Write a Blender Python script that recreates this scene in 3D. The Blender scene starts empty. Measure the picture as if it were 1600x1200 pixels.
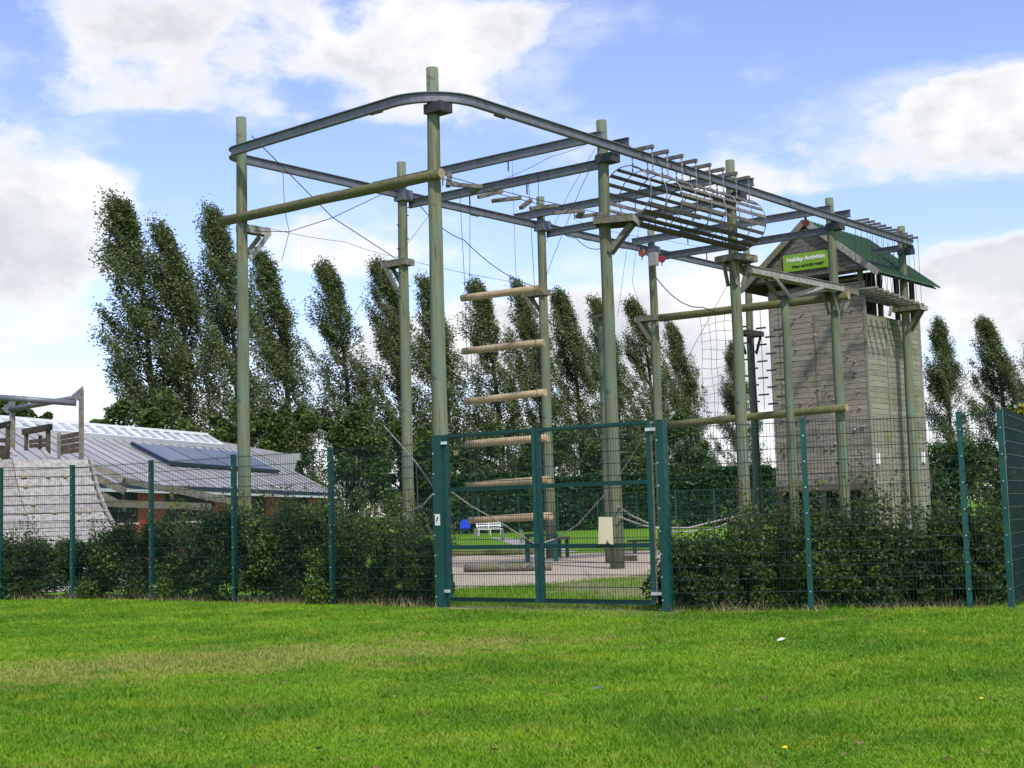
import bpy, math, random
import numpy as np
from mathutils import Vector, Matrix
R = math.radians
random.seed(7); rng = np.random.default_rng(7)
scene = bpy.context.scene
col = scene.collection
# ------------------------------------------------------------------ camera
FPX, PITCH, ROLL, EYE = 2150.0, R(5.31), R(1.65), 1.65
cam = bpy.data.objects.new('camera', bpy.data.cameras.new('camera'))
col.objects.link(cam); scene.camera = cam
cam.data.sensor_width = 36; cam.data.lens = 36 * FPX / 1600
cam.data.clip_start = .1; cam.data.clip_end = 6000
cam.matrix_world = Matrix.Translation((0, 0, EYE)) @ Matrix.Rotation(R(90) + PITCH, 4, 'X') @ Matrix.Rotation(-ROLL, 4, 'Z')
# ------------------------------------------------------------------ sun, sky, exposure
SUN_AZ = R(158)           # clockwise from +Y
SUN_EL = R(50)
sd = Vector((math.sin(SUN_AZ) * math.cos(SUN_EL), math.cos(SUN_AZ) * math.cos(SUN_EL), math.sin(SUN_EL)))
sun = bpy.data.objects.new('sun', bpy.data.lights.new('sun', 'SUN'))
col.objects.link(sun); sun.data.energy = 3.2; sun.data.angle = R(3.0); sun.data.color = (1, .95, .87)
sun.rotation_euler = sd.to_track_quat('Z', 'Y').to_euler()
scene.view_settings.view_transform = 'Standard'; scene.view_settings.look = 'None'
scene.view_settings.exposure = 0.35; scene.view_settings.gamma = 1
scene.cycles.max_bounces = 5; scene.cycles.diffuse_bounces = 3; scene.cycles.glossy_bounces = 2; scene.cycles.transmission_bounces = 3
world = bpy.data.worlds.new('World'); scene.world = world; world.use_nodes = True

def ray(px, py):
    xi, yi = px - 800, 600 - py
    X = xi * math.cos(ROLL) + yi * math.sin(ROLL); Y = -xi * math.sin(ROLL) + yi * math.cos(ROLL)
    return Vector((X, FPX * math.cos(PITCH) - Y * math.sin(PITCH), FPX * math.sin(PITCH) + Y * math.cos(PITCH)))
def at(px, py, Y):
    r = ray(px, py); return Vector((0, 0, EYE)) + r * (Y / r.y)
def gnd(px, py, z=0):
    r = ray(px, py); return Vector((0, 0, EYE)) + r * ((z - EYE) / r.z)

class NT:
    """small node helper"""
    def __init__(s, tree): s.t = tree; s.n = tree.nodes; s.l = tree.links
    def new(s, typ, **k):
        n = s.n.new(typ)
        for a, b in k.items(): setattr(n, a, b)
        return n
    def put(s, sock, v):
        if hasattr(v, 'is_output') or isinstance(v, bpy.types.NodeSocket): s.l.new(v, sock)
        else: sock.default_value = v
    def math(s, op, a, b=None, c=None, clamp=False):
        n = s.new('ShaderNodeMath', operation=op); n.use_clamp = clamp
        s.put(n.inputs[0], a)
        if b is not None: s.put(n.inputs[1], b)
        if c is not None: s.put(n.inputs[2], c)
        return n.outputs[0]
    def mix(s, f, a, b):
        n = s.new('ShaderNodeMix', data_type='RGBA'); s.put(n.inputs[0], f)
        for i, v in ((6, a), (7, b)):
            if isinstance(v, tuple) and len(v) == 3: v = v + (1,)
            s.put(n.inputs[i], v)
        return n.outputs[2]
    def noise(s, vec, scale, detail=4, rough=.55):
        n = s.new('ShaderNodeTexNoise'); n.inputs['Scale'].default_value = scale
        n.inputs['Detail'].default_value = detail; n.inputs['Roughness'].default_value = rough
        if vec is not None: s.l.new(vec, n.inputs['Vector'])
        return n.outputs[0]
    def ramp(s, f, lo, hi):
        n = s.new('ShaderNodeMapRange'); n.interpolation_type = 'SMOOTHSTEP'
        s.put(n.inputs[0], f); n.inputs[1].default_value = lo; n.inputs[2].default_value = hi
        return n.outputs[0]

def build_world():
    w = NT(world.node_tree); w.n.clear()
    out = w.new('ShaderNodeOutputWorld'); bg = w.new('ShaderNodeBackground'); w.l.new(bg.outputs[0], out.inputs[0])
    sky = w.new('ShaderNodeTexSky', sky_type='NISHITA'); sky.sun_disc = False
    sky.sun_elevation = SUN_EL; sky.sun_rotation = SUN_AZ; sky.air_density = 1.0; sky.dust_density = .6; sky.ozone_density = 2.0
    tc = w.new('ShaderNodeTexCoord'); sep = w.new('ShaderNodeSeparateXYZ'); w.l.new(tc.outputs['Generated'], sep.inputs[0])
    x, y, z = sep.outputs
    az = w.math('ARCTAN2', x, y); el = w.math('ARCSINE', z)
    # flattened cloud coordinates
    den = w.math('ADD', w.math('MAXIMUM', z, 0.0), .22)
    cv = w.new('ShaderNodeCombineXYZ'); w.l.new(w.math('DIVIDE', x, den), cv.inputs[0]); w.l.new(w.math('DIVIDE', y, den), cv.inputs[1])
    w.l.new(w.math('MULTIPLY', z, 1.6), cv.inputs[2])
    # angular coordinates for the puffy edges
    av = w.new('ShaderNodeCombineXYZ'); w.l.new(az, av.inputs[0]); w.l.new(w.math('MULTIPLY', el, 1.5), av.inputs[1])
    big = w.noise(cv.outputs[0], 1.7, 3, .5)
    puff = w.noise(av.outputs[0], 9.0, 9, .62)
    wisp = w.noise(cv.outputs[0], 5.0, 8, .6)
    cover = w.math('MULTIPLY', w.math('SUBTRACT', big, .56), 1.6)
    # cumulus banks standing in the sky of this afternoon (azimuth, elevation, half sizes in degrees, weight)
    def blob(px, py, rx, ry, wt):
        r = ray(px, py).normalized(); a0, e0 = math.atan2(r.x, r.y), math.asin(r.z); k = 1 / FPX
        da = w.math('DIVIDE', w.math('SUBTRACT', az, a0), rx * k); de = w.math('DIVIDE', w.math('SUBTRACT', el, e0), ry * k)
        d2 = w.math('ADD', w.math('MULTIPLY', da, da), w.math('MULTIPLY', de, de))
        return w.math('MULTIPLY', w.math('SUBTRACT', 1.0, d2, clamp=True), wt)
    tot = cover
    for b in [(60, 300, 330, 260, .08), (420, 80, 480, 150, .48), (900, 470, 700, 160, .22), (720, 90, 290, 120, .55), (90, 320, 260, 130, .50), (60, 470, 220, 110, .4), (1470, 190, 250, 100, .62),
              (1180, 300, 330, 70, .30), (1560, 450, 240, 100, .6), (330, 600, 420, 70, .34), (900, 520, 520, 90, .5), (1250, 620, 520, 130, .45),
              (620, 360, 260, 90, .22), (100, 640, 300, 60, .35), (250, 215, 150, 50, -.3), (1130, 90, 420, 110, -.5), (400, 260, 260, 80, -.42), (330, 460, 200, 60, -.25), (760, 330, 260, 60, -.3), (1320, 330, 260, 36, -.25),
              (20, 60, 90, 110, -.3), (1590, 10, 220, 100, -.7), (1400, 60, 200, 60, -.3), (1480, 330, 260, 50, -.4), (230, 560, 160, 60, -.4), (320, 330, 110, 90, -.35), (560, 20, 70, 40, -.3), (150, 585, 190, 50, -.6), (640, 470, 380, 60, -.16)]:
        tot = w.math('ADD', tot, blob(*b))
    dens = w.math('ADD', tot, w.math('MULTIPLY', w.math('SUBTRACT', puff, .5), 1.45))
    mask = w.ramp(dens, .0, .36)
    thin = w.math('MULTIPLY', w.ramp(w.math('ADD', wisp, w.math('MULTIPLY', tot, .25)), .42, .76), .55)
    mask = w.math('MAXIMUM', mask, thin)
    # cloud body: white where thick on top, greyer in the thick middle and base
    shade_n = w.noise(av.outputs[0], 6.0, 6, .6)
    fine_n = w.noise(av.outputs[0], 16.0, 7, .6)
    core = w.math('MULTIPLY', w.ramp(dens, .12, .5), w.math('ADD', w.math('MULTIPLY', w.ramp(shade_n, .40, .57), .75), w.math('MULTIPLY', w.ramp(fine_n, .42, .60), .35)), clamp=True)
    lit = w.mix(core, (.82, .82, .825), (.57, .59, .64))
    skyc = w.new('ShaderNodeVectorMath', operation='SCALE'); w.l.new(sky.outputs[0], skyc.inputs[0]); skyc.inputs['Scale'].default_value = .15
    tint = w.mix(1.0, skyc.outputs[0], skyc.outputs[0])
    base = w.new('ShaderNodeMix', data_type='RGBA', blend_type='MULTIPLY'); base.inputs[0].default_value = 1
    w.l.new(tint, base.inputs[6]); base.inputs[7].default_value = (1.12, 1.03, 1.2, 1)
    final = w.mix(mask, base.outputs[2], lit)
    # below the horizon: plain pale haze
    final = w.mix(w.ramp(z, -.02, .0), (.5, .53, .55), final)
    w.l.new(final, bg.inputs[0]); bg.inputs[1].default_value = 1.0
build_world()

# ------------------------------------------------------------------ materials
MATS = {}
def mat(name, base, base2=None, rough=.7, metal=0, scale=6, stretch=(1, 1, 1), bump=.15, detail=6, third=None, tscale=1.2, tamt=(.5, .7), coord='Object', spec=.3, bdist=.01, cracks=False):
    if name in MATS: return MATS[name]
    m = bpy.data.materials.new(name); m.use_nodes = True; t = NT(m.node_tree)
    b = t.n['Principled BSDF']; b.inputs['Roughness'].default_value = rough; b.inputs['Metallic'].default_value = metal
    b.inputs['Specular IOR Level'].default_value = spec
    if coord == 'World':
        vec = t.new('ShaderNodeNewGeometry').outputs['Position']
    else: vec = t.new('ShaderNodeTexCoord').outputs['Object']
    mp = t.new('ShaderNodeMapping'); t.l.new(vec, mp.inputs[0]); mp.inputs['Scale'].default_value = stretch
    n1 = t.noise(mp.outputs[0], scale, detail)
    c = t.mix(t.ramp(n1, .3, .7), base, base2 or tuple(v * .7 for v in base))
    if third:
        n2 = t.noise(vec, tscale, 5); c = t.mix(t.ramp(n2, *tamt), c, third)
    if cracks:
        mc_ = t.new('ShaderNodeMapping'); t.l.new(vec, mc_.inputs[0]); mc_.inputs['Scale'].default_value = (1, 1, .035)
        cr_ = t.ramp(t.noise(mc_.outputs[0], 34, 3, .6), .60, .68); c = t.mix(t.math('MULTIPLY', cr_, .75), c, tuple(v*.25 for v in base))
        kn = t.ramp(t.noise(vec, 3.2, 2, .5), .68, .74); c = t.mix(t.math('MULTIPLY', kn, .6), c, (.05, .045, .03))
    oi = t.new('ShaderNodeObjectInfo'); hv = t.new('ShaderNodeHueSaturation'); t.l.new(c, hv.inputs['Color'])
    t.l.new(t.math('MULTIPLY_ADD', oi.outputs['Random'], .3, .85), hv.inputs['Value'])
    t.l.new(hv.outputs[0], b.inputs['Base Color'])
    if bump:
        bp = t.new('ShaderNodeBump'); bp.inputs['Strength'].default_value = bump; bp.inputs['Distance'].default_value = bdist
        t.l.new(n1, bp.inputs['Height']); t.l.new(bp.outputs[0], b.inputs['Normal'])
    MATS[name] = m; return m
def leafmat(name, dark, light, trans=.25, rough=.5, spec=.3):
    m = bpy.data.materials.new(name); m.use_nodes = True; t = NT(m.node_tree)
    b = t.n['Principled BSDF']; b.inputs['Roughness'].default_value = rough; b.inputs['Specular IOR Level'].default_value = spec
    g = t.new('ShaderNodeNewGeometry'); n = t.noise(g.outputs['Position'], 1.1, 4)
    f = t.math('ADD', t.math('MULTIPLY', g.outputs['Random Per Island'], .5), t.math('MULTIPLY', t.ramp(n, .38, .62), .5))
    c = t.mix(f, dark, light); t.l.new(c, b.inputs['Base Color'])
    tr = t.new('ShaderNodeBsdfTranslucent'); t.l.new(c, tr.inputs[0]); ms = t.new('ShaderNodeMixShader'); ms.inputs[0].default_value = trans
    t.l.new(b.outputs[0], ms.inputs[1]); t.l.new(tr.outputs[0], ms.inputs[2]); t.l.new(ms.outputs[0], t.n['Material Output'].inputs[0])
    MATS[name] = m; return m
M_pole = mat('pole_green', (.175, .185, .10), (.085, .088, .05), rough=.85, scale=9, stretch=(1, 1, .06), bump=.4, third=(.115, .16, .115), tscale=.7, tamt=(.4, .65), cracks=True)
M_log = mat('log_moss', (.15, .15, .065), (.09, .085, .04), rough=.9, scale=10, stretch=(1, 1, 1), bump=.3, third=(.11, .13, .035), tscale=1.5)
M_rung = mat('rung_wood', (.42, .33, .20), (.30, .22, .125), rough=.8, scale=14, bump=.2)
M_grey = mat('weathered_plank', (.33, .292, .238), (.17, .15, .12), rough=.9, scale=5, stretch=(.6, .6, 9), bump=.4, third=(.15, .15, .09), tscale=.9, tamt=(.52, .75))
M_grey2 = mat('mossy_plank', (.285, .275, .21), (.165, .16, .11), rough=.9, scale=5, stretch=(.6, .6, 9), bump=.4, third=(.155, .165, .075), tscale=.8, tamt=(.5, .72))
M_weather = mat('dark_weathered', (.165, .15, .125), (.085, .078, .066), rough=.9, scale=9, bump=.3)
M_deck = mat('deck_timber', (.20, .185, .15), (.105, .097, .075), rough=.9, scale=12, bump=.3, third=(.14, .15, .06), tscale=2)
M_pale = mat('pale_timber', (.36, .345, .315), (.21, .20, .18), rough=.9, scale=9, bump=.3)
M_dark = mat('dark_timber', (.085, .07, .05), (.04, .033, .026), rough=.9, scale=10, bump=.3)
M_black = mat('dark_interior', (.02, .02, .018), rough=.95, bump=0)
M_steel = mat('galvanised_steel', (.175, .183, .195), (.125, .132, .142), rough=.5, metal=.35, scale=5, bump=.05, third=(.17, .15, .14), tscale=1.8, tamt=(.6, .8))
M_steeld = mat('dark_steel', (.06, .06, .065), rough=.6, metal=.4, bump=.05)
M_chain = mat('chain_steel', (.22, .23, .24), rough=.5, metal=.6, bump=0)
M_wire = mat('cable', (.07, .075, .08), rough=.5, metal=.5, bump=0)
M_rope = mat('rope', (.34, .32, .28), (.24, .23, .20), rough=.95, scale=60, bump=.3)
M_green = mat('green_paint', (.005, .064, .053), (.004, .046, .039), rough=.45, scale=3, bump=.02, spec=.4, third=(.02, .06, .05), tscale=5, tamt=(.55, .75))
M_mesh = mat('green_wire', (.003, .026, .022), rough=.5, bump=0, spec=.4)
M_bolt = mat('bright_bolt', (.75, .75, .75), rough=.3, metal=.6, bump=0)
M_roofg = mat('green_sheet', (.036, .085, .037), (.027, .066, .03), rough=.5, scale=2, bump=.02)
M_sign = mat('lime_banner', (.24, .43, .035), (.22, .40, .03), rough=.5, bump=0)
M_white = mat('white_paint', (.78, .78, .76), (.7, .7, .68), rough=.5, bump=.02)
M_ink = mat('black_print', (.015, .015, .015), rough=.6, bump=0)
M_red = mat('red_plastic', (.42, .03, .04), rough=.4, bump=0)
M_rust = mat('orange_red', (.38, .09, .04), rough=.5, bump=0)
M_blue = mat('blue_plastic', (.01, .06, .55), rough=.4, bump=0)
M_board = mat('cream_board', (.74, .64, .44), (.68, .58, .39), rough=.8, scale=5, bump=.03)
M_roof = mat('zinc_roof', (.385, .375, .36), (.32, .31, .30), rough=.5, metal=.1, scale=1.2, bump=.02)
M_seam = mat('roof_seam', (.13, .14, .16), rough=.6, bump=0)
M_glass = mat('skylight_glass', (.24, .28, .32), (.30, .35, .37), rough=.08, scale=.6, bump=0, spec=.8)
M_solar = mat('solar_glass', (.11, .135, .18), (.095, .115, .155), rough=.35, scale=1, bump=0, spec=.7)
M_navy = mat('navy_gutter', (.015, .03, .075), rough=.4, bump=0)
M_brick = mat('red_brick', (.36, .085, .04), (.26, .06, .03), rough=.9, scale=14, bump=.2)
M_stone = mat('concrete', (.36, .35, .33), (.27, .26, .25), rough=.9, scale=12, bump=.2)
M_hold = mat('climbing_hold', (.34, .31, .27), (.12, .11, .10), rough=.7, scale=.9, bump=0)
M_yel = mat('yellow_petal', (.8, .65, .02), rough=.6, bump=0)
M_trunk = mat('bark', (.10, .085, .065), (.05, .042, .033), rough=.95, scale=8, bump=.4)
L_poplar = leafmat('poplar_leaf', (.05, .078, .020), (.165, .21, .075), .3, .45, .45)
L_under = leafmat('broad_leaf', (.025, .055, .011), (.10, .16, .035), .25)
L_hedge = leafmat('hedge_leaf', (.02, .045, .009), (.10, .16, .032), .25)
L_hedge2 = leafmat('hedge_leaf_bright', (.03, .062, .010), (.145, .215, .036), .28)
L_conif = leafmat('conifer_leaf', (.012, .04, .010), (.045, .105, .02), .15)
L_yellow = leafmat('yellow_leaf', (.16, .16, .015), (.36, .33, .03), .25)
L_straw = leafmat('straw_blade', (.18, .13, .06), (.42, .34, .18), .2, .8)

# ------------------------------------------------------------------ mesh helpers
def wloc(o):
    v = Vector((0, 0, 0))
    while o is not None: v += o.location; o = o.parent
    return v
def tag(o, label=None, cat=None, group=None, kind=None):
    for k, v in (('label', label), ('category', cat), ('group', group), ('kind', kind)):
        if v: o[k] = v
    return o
def empty(name, loc, label, cat, group=None):
    o = bpy.data.objects.new(name, None); col.objects.link(o); o.location = Vector(loc); o.empty_display_size = .3
    return tag(o, label, cat, group)
class MB:
    def __init__(s): s.v = []; s.f = []
    def quadbox(s, P):   # 8 points: bottom 4, top 4
        i = len(s.v); s.v += [tuple(p) for p in P]
        s.f += [(i, i+3, i+2, i+1), (i+4, i+5, i+6, i+7), (i, i+1, i+5, i+4), (i+1, i+2, i+6, i+5), (i+2, i+3, i+7, i+6), (i+3, i, i+4, i+7)]; return s
    def box(s, c, sx, sy, sz, ux=(1, 0, 0), uz=(0, 0, 1)):
        c = Vector(c); ux = Vector(ux).normalized(); uz = Vector(uz); uz = (uz - ux * uz.dot(ux)).normalized(); uy = uz.cross(ux)
        return s.quadbox([c + ux*a*sx/2 + uy*b*sy/2 + uz*k*sz/2 for k in (-1, 1) for a, b in ((-1, -1), (1, -1), (1, 1), (-1, 1))])
    def bar(s, a, b, w, h, up=(0, 0, 1)):
        a, b = Vector(a), Vector(b); return s.box((a+b)/2, (b-a).length, w, h, b-a, up if abs((b-a).normalized().dot(Vector(up))) < .99 else (1, 0, 0))
    def tube(s, a, b, r0, r1=None, n=10, caps=True):
        return s.path([a, b], [r0, r0 if r1 is None else r1], n, caps)
    def path(s, P, r, n=6, caps=True):
        P = [Vector(p) for p in P]; m = len(P); r = r if isinstance(r, (list, tuple)) else [r]*m
        i0 = len(s.v); t0 = (P[1]-P[0]).normalized(); ref = Vector((0, 0, 1)) if abs(t0.z) < .9 else Vector((1, 0, 0))
        for k in range(m):
            t = (P[min(k+1, m-1)] - P[max(k-1, 0)]).normalized(); u = t.cross(ref).normalized(); w = u.cross(t)
            s.v += [tuple(P[k] + (u*math.cos(2*math.pi*j/n) + w*math.sin(2*math.pi*j/n))*r[k]) for j in range(n)]
        for k in range(m-1):
            for j in range(n):
                a = i0+k*n+j; b = i0+k*n+(j+1) % n; s.f.append((a, b, b+n, a+n))
        if caps: s.f += [tuple(i0+j for j in range(n))[::-1], tuple(i0+(m-1)*n+j for j in range(n))]
        return s
    def sweep(s, P, prof, closed=False):   # prof: list of rects (u0,u1,z0,z1), u lateral, path roughly horizontal
        P = [Vector(p) for p in P]; m = len(P)
        for (u0, u1, z0, z1) in prof:
            i0 = len(s.v)
            for k in range(m):
                if closed: t = P[(k+1) % m] - P[k-1]
                else: t = P[min(k+1, m-1)] - P[max(k-1, 0)]
                u = Vector((t.y, -t.x, 0)).normalized()
                s.v += [tuple(P[k]+u*a+Vector((0, 0, b))) for a, b in ((u0, z0), (u1, z0), (u1, z1), (u0, z1))]
            for k in range(m if closed else m-1):
                for j in range(4):
                    a = i0+k*4+j; b = i0+k*4+(j+1) % 4; c = i0+((k+1) % m)*4+(j+1) % 4; d = i0+((k+1) % m)*4+j
                    s.f.append((a, d, c, b))
            if not closed: s.f += [(i0, i0+1, i0+2, i0+3), tuple(i0+(m-1)*4+j for j in (3, 2, 1, 0))]
        return s
    def poly(s, pts, thick):      # planar polygon extruded by vector
        i = len(s.v); n = len(pts); th = Vector(thick)
        s.v += [tuple(p) for p in pts] + [tuple(Vector(p)+th) for p in pts]
        s.f += [tuple(range(i, i+n))[::-1], tuple(range(i+n, i+2*n))] + [(i+j, i+(j+1) % n, i+n+(j+1) % n, i+n+j) for j in range(n)]; return s
    def blob(s, c, r, squash=1, n=8):
        c = Vector(c); i0 = len(s.v); rows = 5
        for a in range(rows):
            th = math.pi*(a+.5)/rows
            s.v += [tuple(c+Vector((math.sin(th)*math.cos(2*math.pi*j/n), math.sin(th)*math.sin(2*math.pi*j/n), math.cos(th)*squash))*r*random.uniform(.9, 1.1)) for j in range(n)]
        for a in range(rows-1):
            for j in range(n): s.f.append((i0+a*n+j, i0+(a+1)*n+j, i0+(a+1)*n+(j+1) % n, i0+a*n+(j+1) % n))
        s.f += [tuple(i0+j for j in range(n)), tuple(i0+(rows-1)*n+j for j in range(n))[::-1]]; return s
    def build(s, name, m, parent=None, smooth=False, loc=None):
        o_ = wloc(parent) if parent else Vector(loc or (0, 0, 0))
        me = bpy.data.meshes.new(name); me.from_pydata([tuple(Vector(v)-o_) for v in s.v], [], s.f)
        if smooth:
            me.polygons.foreach_set('use_smooth', [len(f) <= 4 for f in s.f])
        me.materials.append(m); me.update()
        o = bpy.data.objects.new(name, me); col.objects.link(o)
        if parent: o.parent = parent
        else: o.location = o_
        return o
IB = lambda w=.14, h=.25, t=.022: [(-w/2, w/2, h/2-t, h/2), (-w/2, w/2, -h/2, -h/2+t), (-.008, .008, -h/2+t, h/2-t)]
def sag(a, b, d, n=14):
    a, b = Vector(a), Vector(b); return [a.lerp(b, k/n) - Vector((0, 0, 4*d*(k/n)*(1-k/n))) for k in range(n+1)]
def mesh_np(name, V, F, m, parent=None, loc=(0, 0, 0)):
    me = bpy.data.meshes.new(name); k = F.shape[1]
    me.vertices.add(len(V)); me.vertices.foreach_set('co', V.astype(np.float32).ravel())
    me.loops.add(F.size); me.loops.foreach_set('vertex_index', F.astype(np.int32).ravel())
    me.polygons.add(len(F)); me.polygons.foreach_set('loop_start', np.arange(0, F.size, k, dtype=np.int32))
    me.polygons.foreach_set('loop_total', np.full(len(F), k, dtype=np.int32))
    me.materials.append(m); me.update(calc_edges=True); me.validate()
    o = bpy.data.objects.new(name, me); col.objects.link(o)
    if parent: o.parent = parent
    else: o.location = loc
    return o
def leaves_np(C, size, up=.3, aspect=1.5):
    """folded leaf quads round centres C (n,3)"""
    n = len(C); a = rng.normal(size=(n, 3)); a[:, 2] *= .6; a[:, 2] -= up*.5; a /= np.linalg.norm(a, axis=1)[:, None]
    b = rng.normal(size=(n, 3)); b -= (b*a).sum(1)[:, None]*a; b /= np.linalg.norm(b, axis=1)[:, None]
    s = (size*rng.uniform(.6, 1.3, n))[:, None]
    V = np.stack([C-a*s*aspect/2, C+b*s/2, C+a*s*aspect/2, C-b*s/2], 1).reshape(-1, 3)
    F = np.arange(4*n).reshape(n, 4); return V, F

# ------------------------------------------------------------------ GROUND
def sheet(name, pts, z, m, kind='structure'):
    mb = MB(); mb.v = [(p[0], p[1], z) for p in pts]; mb.f = [tuple(range(len(pts)))]
    o = mb.build(name, m); return tag(o, kind=kind)
def grass_ground_mat(name):
    m = bpy.data.materials.new(name); m.use_nodes = True; t = NT(m.node_tree); b = t.n['Principled BSDF']
    b.inputs['Roughness'].default_value = .9; b.inputs['Specular IOR Level'].default_value = .1
    g = t.new('ShaderNodeNewGeometry').outputs['Position']
    c = t.mix(t.ramp(t.noise(g, .45, 5), .35, .65), (.11, .24, .012), (.18, .33, .02))
    c = t.mix(t.ramp(t.noise(g, 9, 6), .35, .7), c, (.06, .14, .014))
    c = t.mix(t.math('MULTIPLY', t.ramp(t.noise(g, 1.3, 6), .58, .75), .7), c, (.17, .17, .045))
    t.l.new(c, b.inputs['Base Color'])
    bp = t.new('ShaderNodeBump'); bp.inputs['Strength'].default_value = .6; bp.inputs['Distance'].default_value = .04
    t.l.new(t.noise(g, 25, 6), bp.inputs['Height']); t.l.new(bp.outputs[0], b.inputs['Normal']); return m
M_ground = grass_ground_mat('lawn_soil')
M_gravel = mat('gravel', (.52, .43, .32), (.29, .24, .17), rough=.95, scale=16, coord='World', bump=.6, bdist=.03, detail=8, third=(.33, .28, .22), tscale=.8)
M_earth = mat('bare_earth', (.30, .25, .15), (.17, .16, .07), rough=.95, scale=5, coord='World', bump=.5, bdist=.03)
M_worn = mat('worn_turf', (.13, .17, .03), (.24, .19, .12), rough=.95, scale=3.5, coord='World', bump=.6, bdist=.04, detail=8, third=(.09, .16, .02), tscale=2.5)
gs = 3000
tag(MB().box((0, 900, -.5), gs, gs, 1.0).build('ground', M_ground), kind='structure')
gv = [gnd(640, 925), gnd(720, 921), gnd(850, 914), gnd(960, 903), gnd(1070, 893), gnd(1200, 872), gnd(1290, 862), gnd(1100, 858), gnd(1000, 861), gnd(880, 866), gnd(700, 869), gnd(600, 880)]
sheet('gravel_pit', gv, .005, M_gravel)
sheet('path', [gnd(850, 866), gnd(905, 862), gnd(800, 841), gnd(765, 840)], .009, M_stone)
FL = [gnd(-140, 938.5), gnd(0, 938), gnd(113, 937), gnd(237, 938.5), gnd(367, 941.5), gnd(520, 945), gnd(690, 950)]
FR = [gnd(1046, 957.5), gnd(1268, 955), gnd(1516, 951.5), gnd(1581, 952)]
tl = (FL[-1]-FL[1]).normalized()
sheet('worn_patch', [gnd(820, 926), gnd(900, 934), gnd(1040, 938), gnd(1075, 915), gnd(1075, 892), gnd(1030, 896), gnd(960, 903), gnd(880, 912)], .011, M_worn)
sheet('bare_strip', [FL[-1]+Vector((-.3, .35, 0)), FL[-1]+Vector((.1, -.35, 0)), gnd(880, 963), gnd(1046, 965), FR[0]+Vector((.3, .3, 0)), gnd(940, 942)], .013, M_earth)

# mown lawn blades, dense towards the viewer
def lawn():
    n = 700000
    Y = 7.6 + (31.5-7.6)*rng.random(n)**1.3
    X = (rng.random(n)*2-1)*(.42*Y+.6)
    # keep in front of the fence line
    fx = np.array([p.x for p in FL+FR]); fy = np.array([p.y for p in FL+FR])
    ok = Y < np.interp(X, fx, fy) - .05; X, Y = X[ok], Y[ok]; n = len(X)
    patch = np.sin(X*1.3+np.sin(Y*.9)*1.5)+np.sin(Y*1.7+X*.6+1)+np.sin(X*3.1-Y*2.3)*.6
    h = (.034+.008*patch)*rng.uniform(.5, 1.4, n); h = np.clip(h, .012, .09)
    wd = rng.uniform(.003, .006, n)*(1+Y/16); a = rng.random(n)*2*np.pi; tl_ = rng.normal(0, .55, (n, 2))*h[:, None]
    dx, dy = np.cos(a)*wd, np.sin(a)*wd; z0 = np.zeros(n)
    V = np.stack([np.stack([X-dx, Y-dy, z0], 1), np.stack([X+dx, Y+dy, z0], 1), np.stack([X+tl_[:, 0], Y+tl_[:, 1], h], 1)], 1).reshape(-1, 3)
    m = bpy.data.materials.new('grass_blade'); m.use_nodes = True; t = NT(m.node_tree); b = t.n['Principled BSDF']
    b.inputs['Roughness'].default_value = .55; b.inputs['Specular IOR Level'].default_value = .25
    ge = t.new('ShaderNodeNewGeometry'); g = ge.outputs['Position']
    c = t.mix(t.ramp(t.noise(g, .38, 6, .6), .38, .62), (.115, .265, .008), (.225, .40, .015))
    c = t.mix(t.math('MULTIPLY', t.ramp(t.noise(g, .9, 6, .65), .45, .7), .75), c, (.34, .42, .03))
    c = t.mix(t.math('MULTIPLY', t.ramp(t.noise(g, 1.9, 6, .65), .5, .7), .7), c, (.075, .185, .010))
    c = t.mix(t.math('MULTIPLY', ge.outputs['Random Per Island'], .45), c, (.08, .19, .010))
    c = t.mix(t.math('MULTIPLY', t.ramp(t.noise(g, .27, 4, .5), .52, .66), .55), c, (.07, .17, .010))
    # straw coloured band of drier grass lying in the shallow dip
    sp = t.new('ShaderNodeSeparateXYZ'); t.l.new(g, sp.inputs[0])
    line = t.math('ABSOLUTE', t.math('SUBTRACT', t.math('MULTIPLY_ADD', sp.outputs[0], .35, 17.6), sp.outputs[1]))
    band = t.math('SUBTRACT', 1.0, t.math('DIVIDE', line, 2.6), clamp=True)
    side = t.ramp(sp.outputs[0], 4.0, -3.0)
    dry = t.ramp(t.math('ADD', t.noise(g, 1.6, 6, .65), t.math('MULTIPLY', t.math('MULTIPLY', band, side), .34)), .54, .78)
    dry = t.math('MULTIPLY', dry, t.math('MULTIPLY_ADD', ge.outputs['Random Per Island'], .6, .35))
    c = t.mix(dry, c, (.38, .33, .09))
    brown = t.math('MULTIPLY', t.ramp(t.noise(g, 3.3, 4, .6), .68, .76), .8)
    c = t.mix(brown, c, (.16, .11, .05))
    t.l.new(c, b.inputs['Base Color'])
    tr = t.new('ShaderNodeBsdfTranslucent'); t.l.new(c, tr.inputs[0]); ms = t.new('ShaderNodeMixShader'); ms.inputs[0].default_value = .3
    t.l.new(b.outputs[0], ms.inputs[1]); t.l.new(tr.outputs[0], ms.inputs[2]); t.l.new(ms.outputs[0], t.n['Material Output'].inputs[0])
    global M_blade
    M_blade = m
    o = mesh_np('lawn_grass', V, np.arange(3*n).reshape(n, 3), m); tag(o, 'short mown green grass of the foreground lawn', 'grass', kind='stuff')
lawn()
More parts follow.
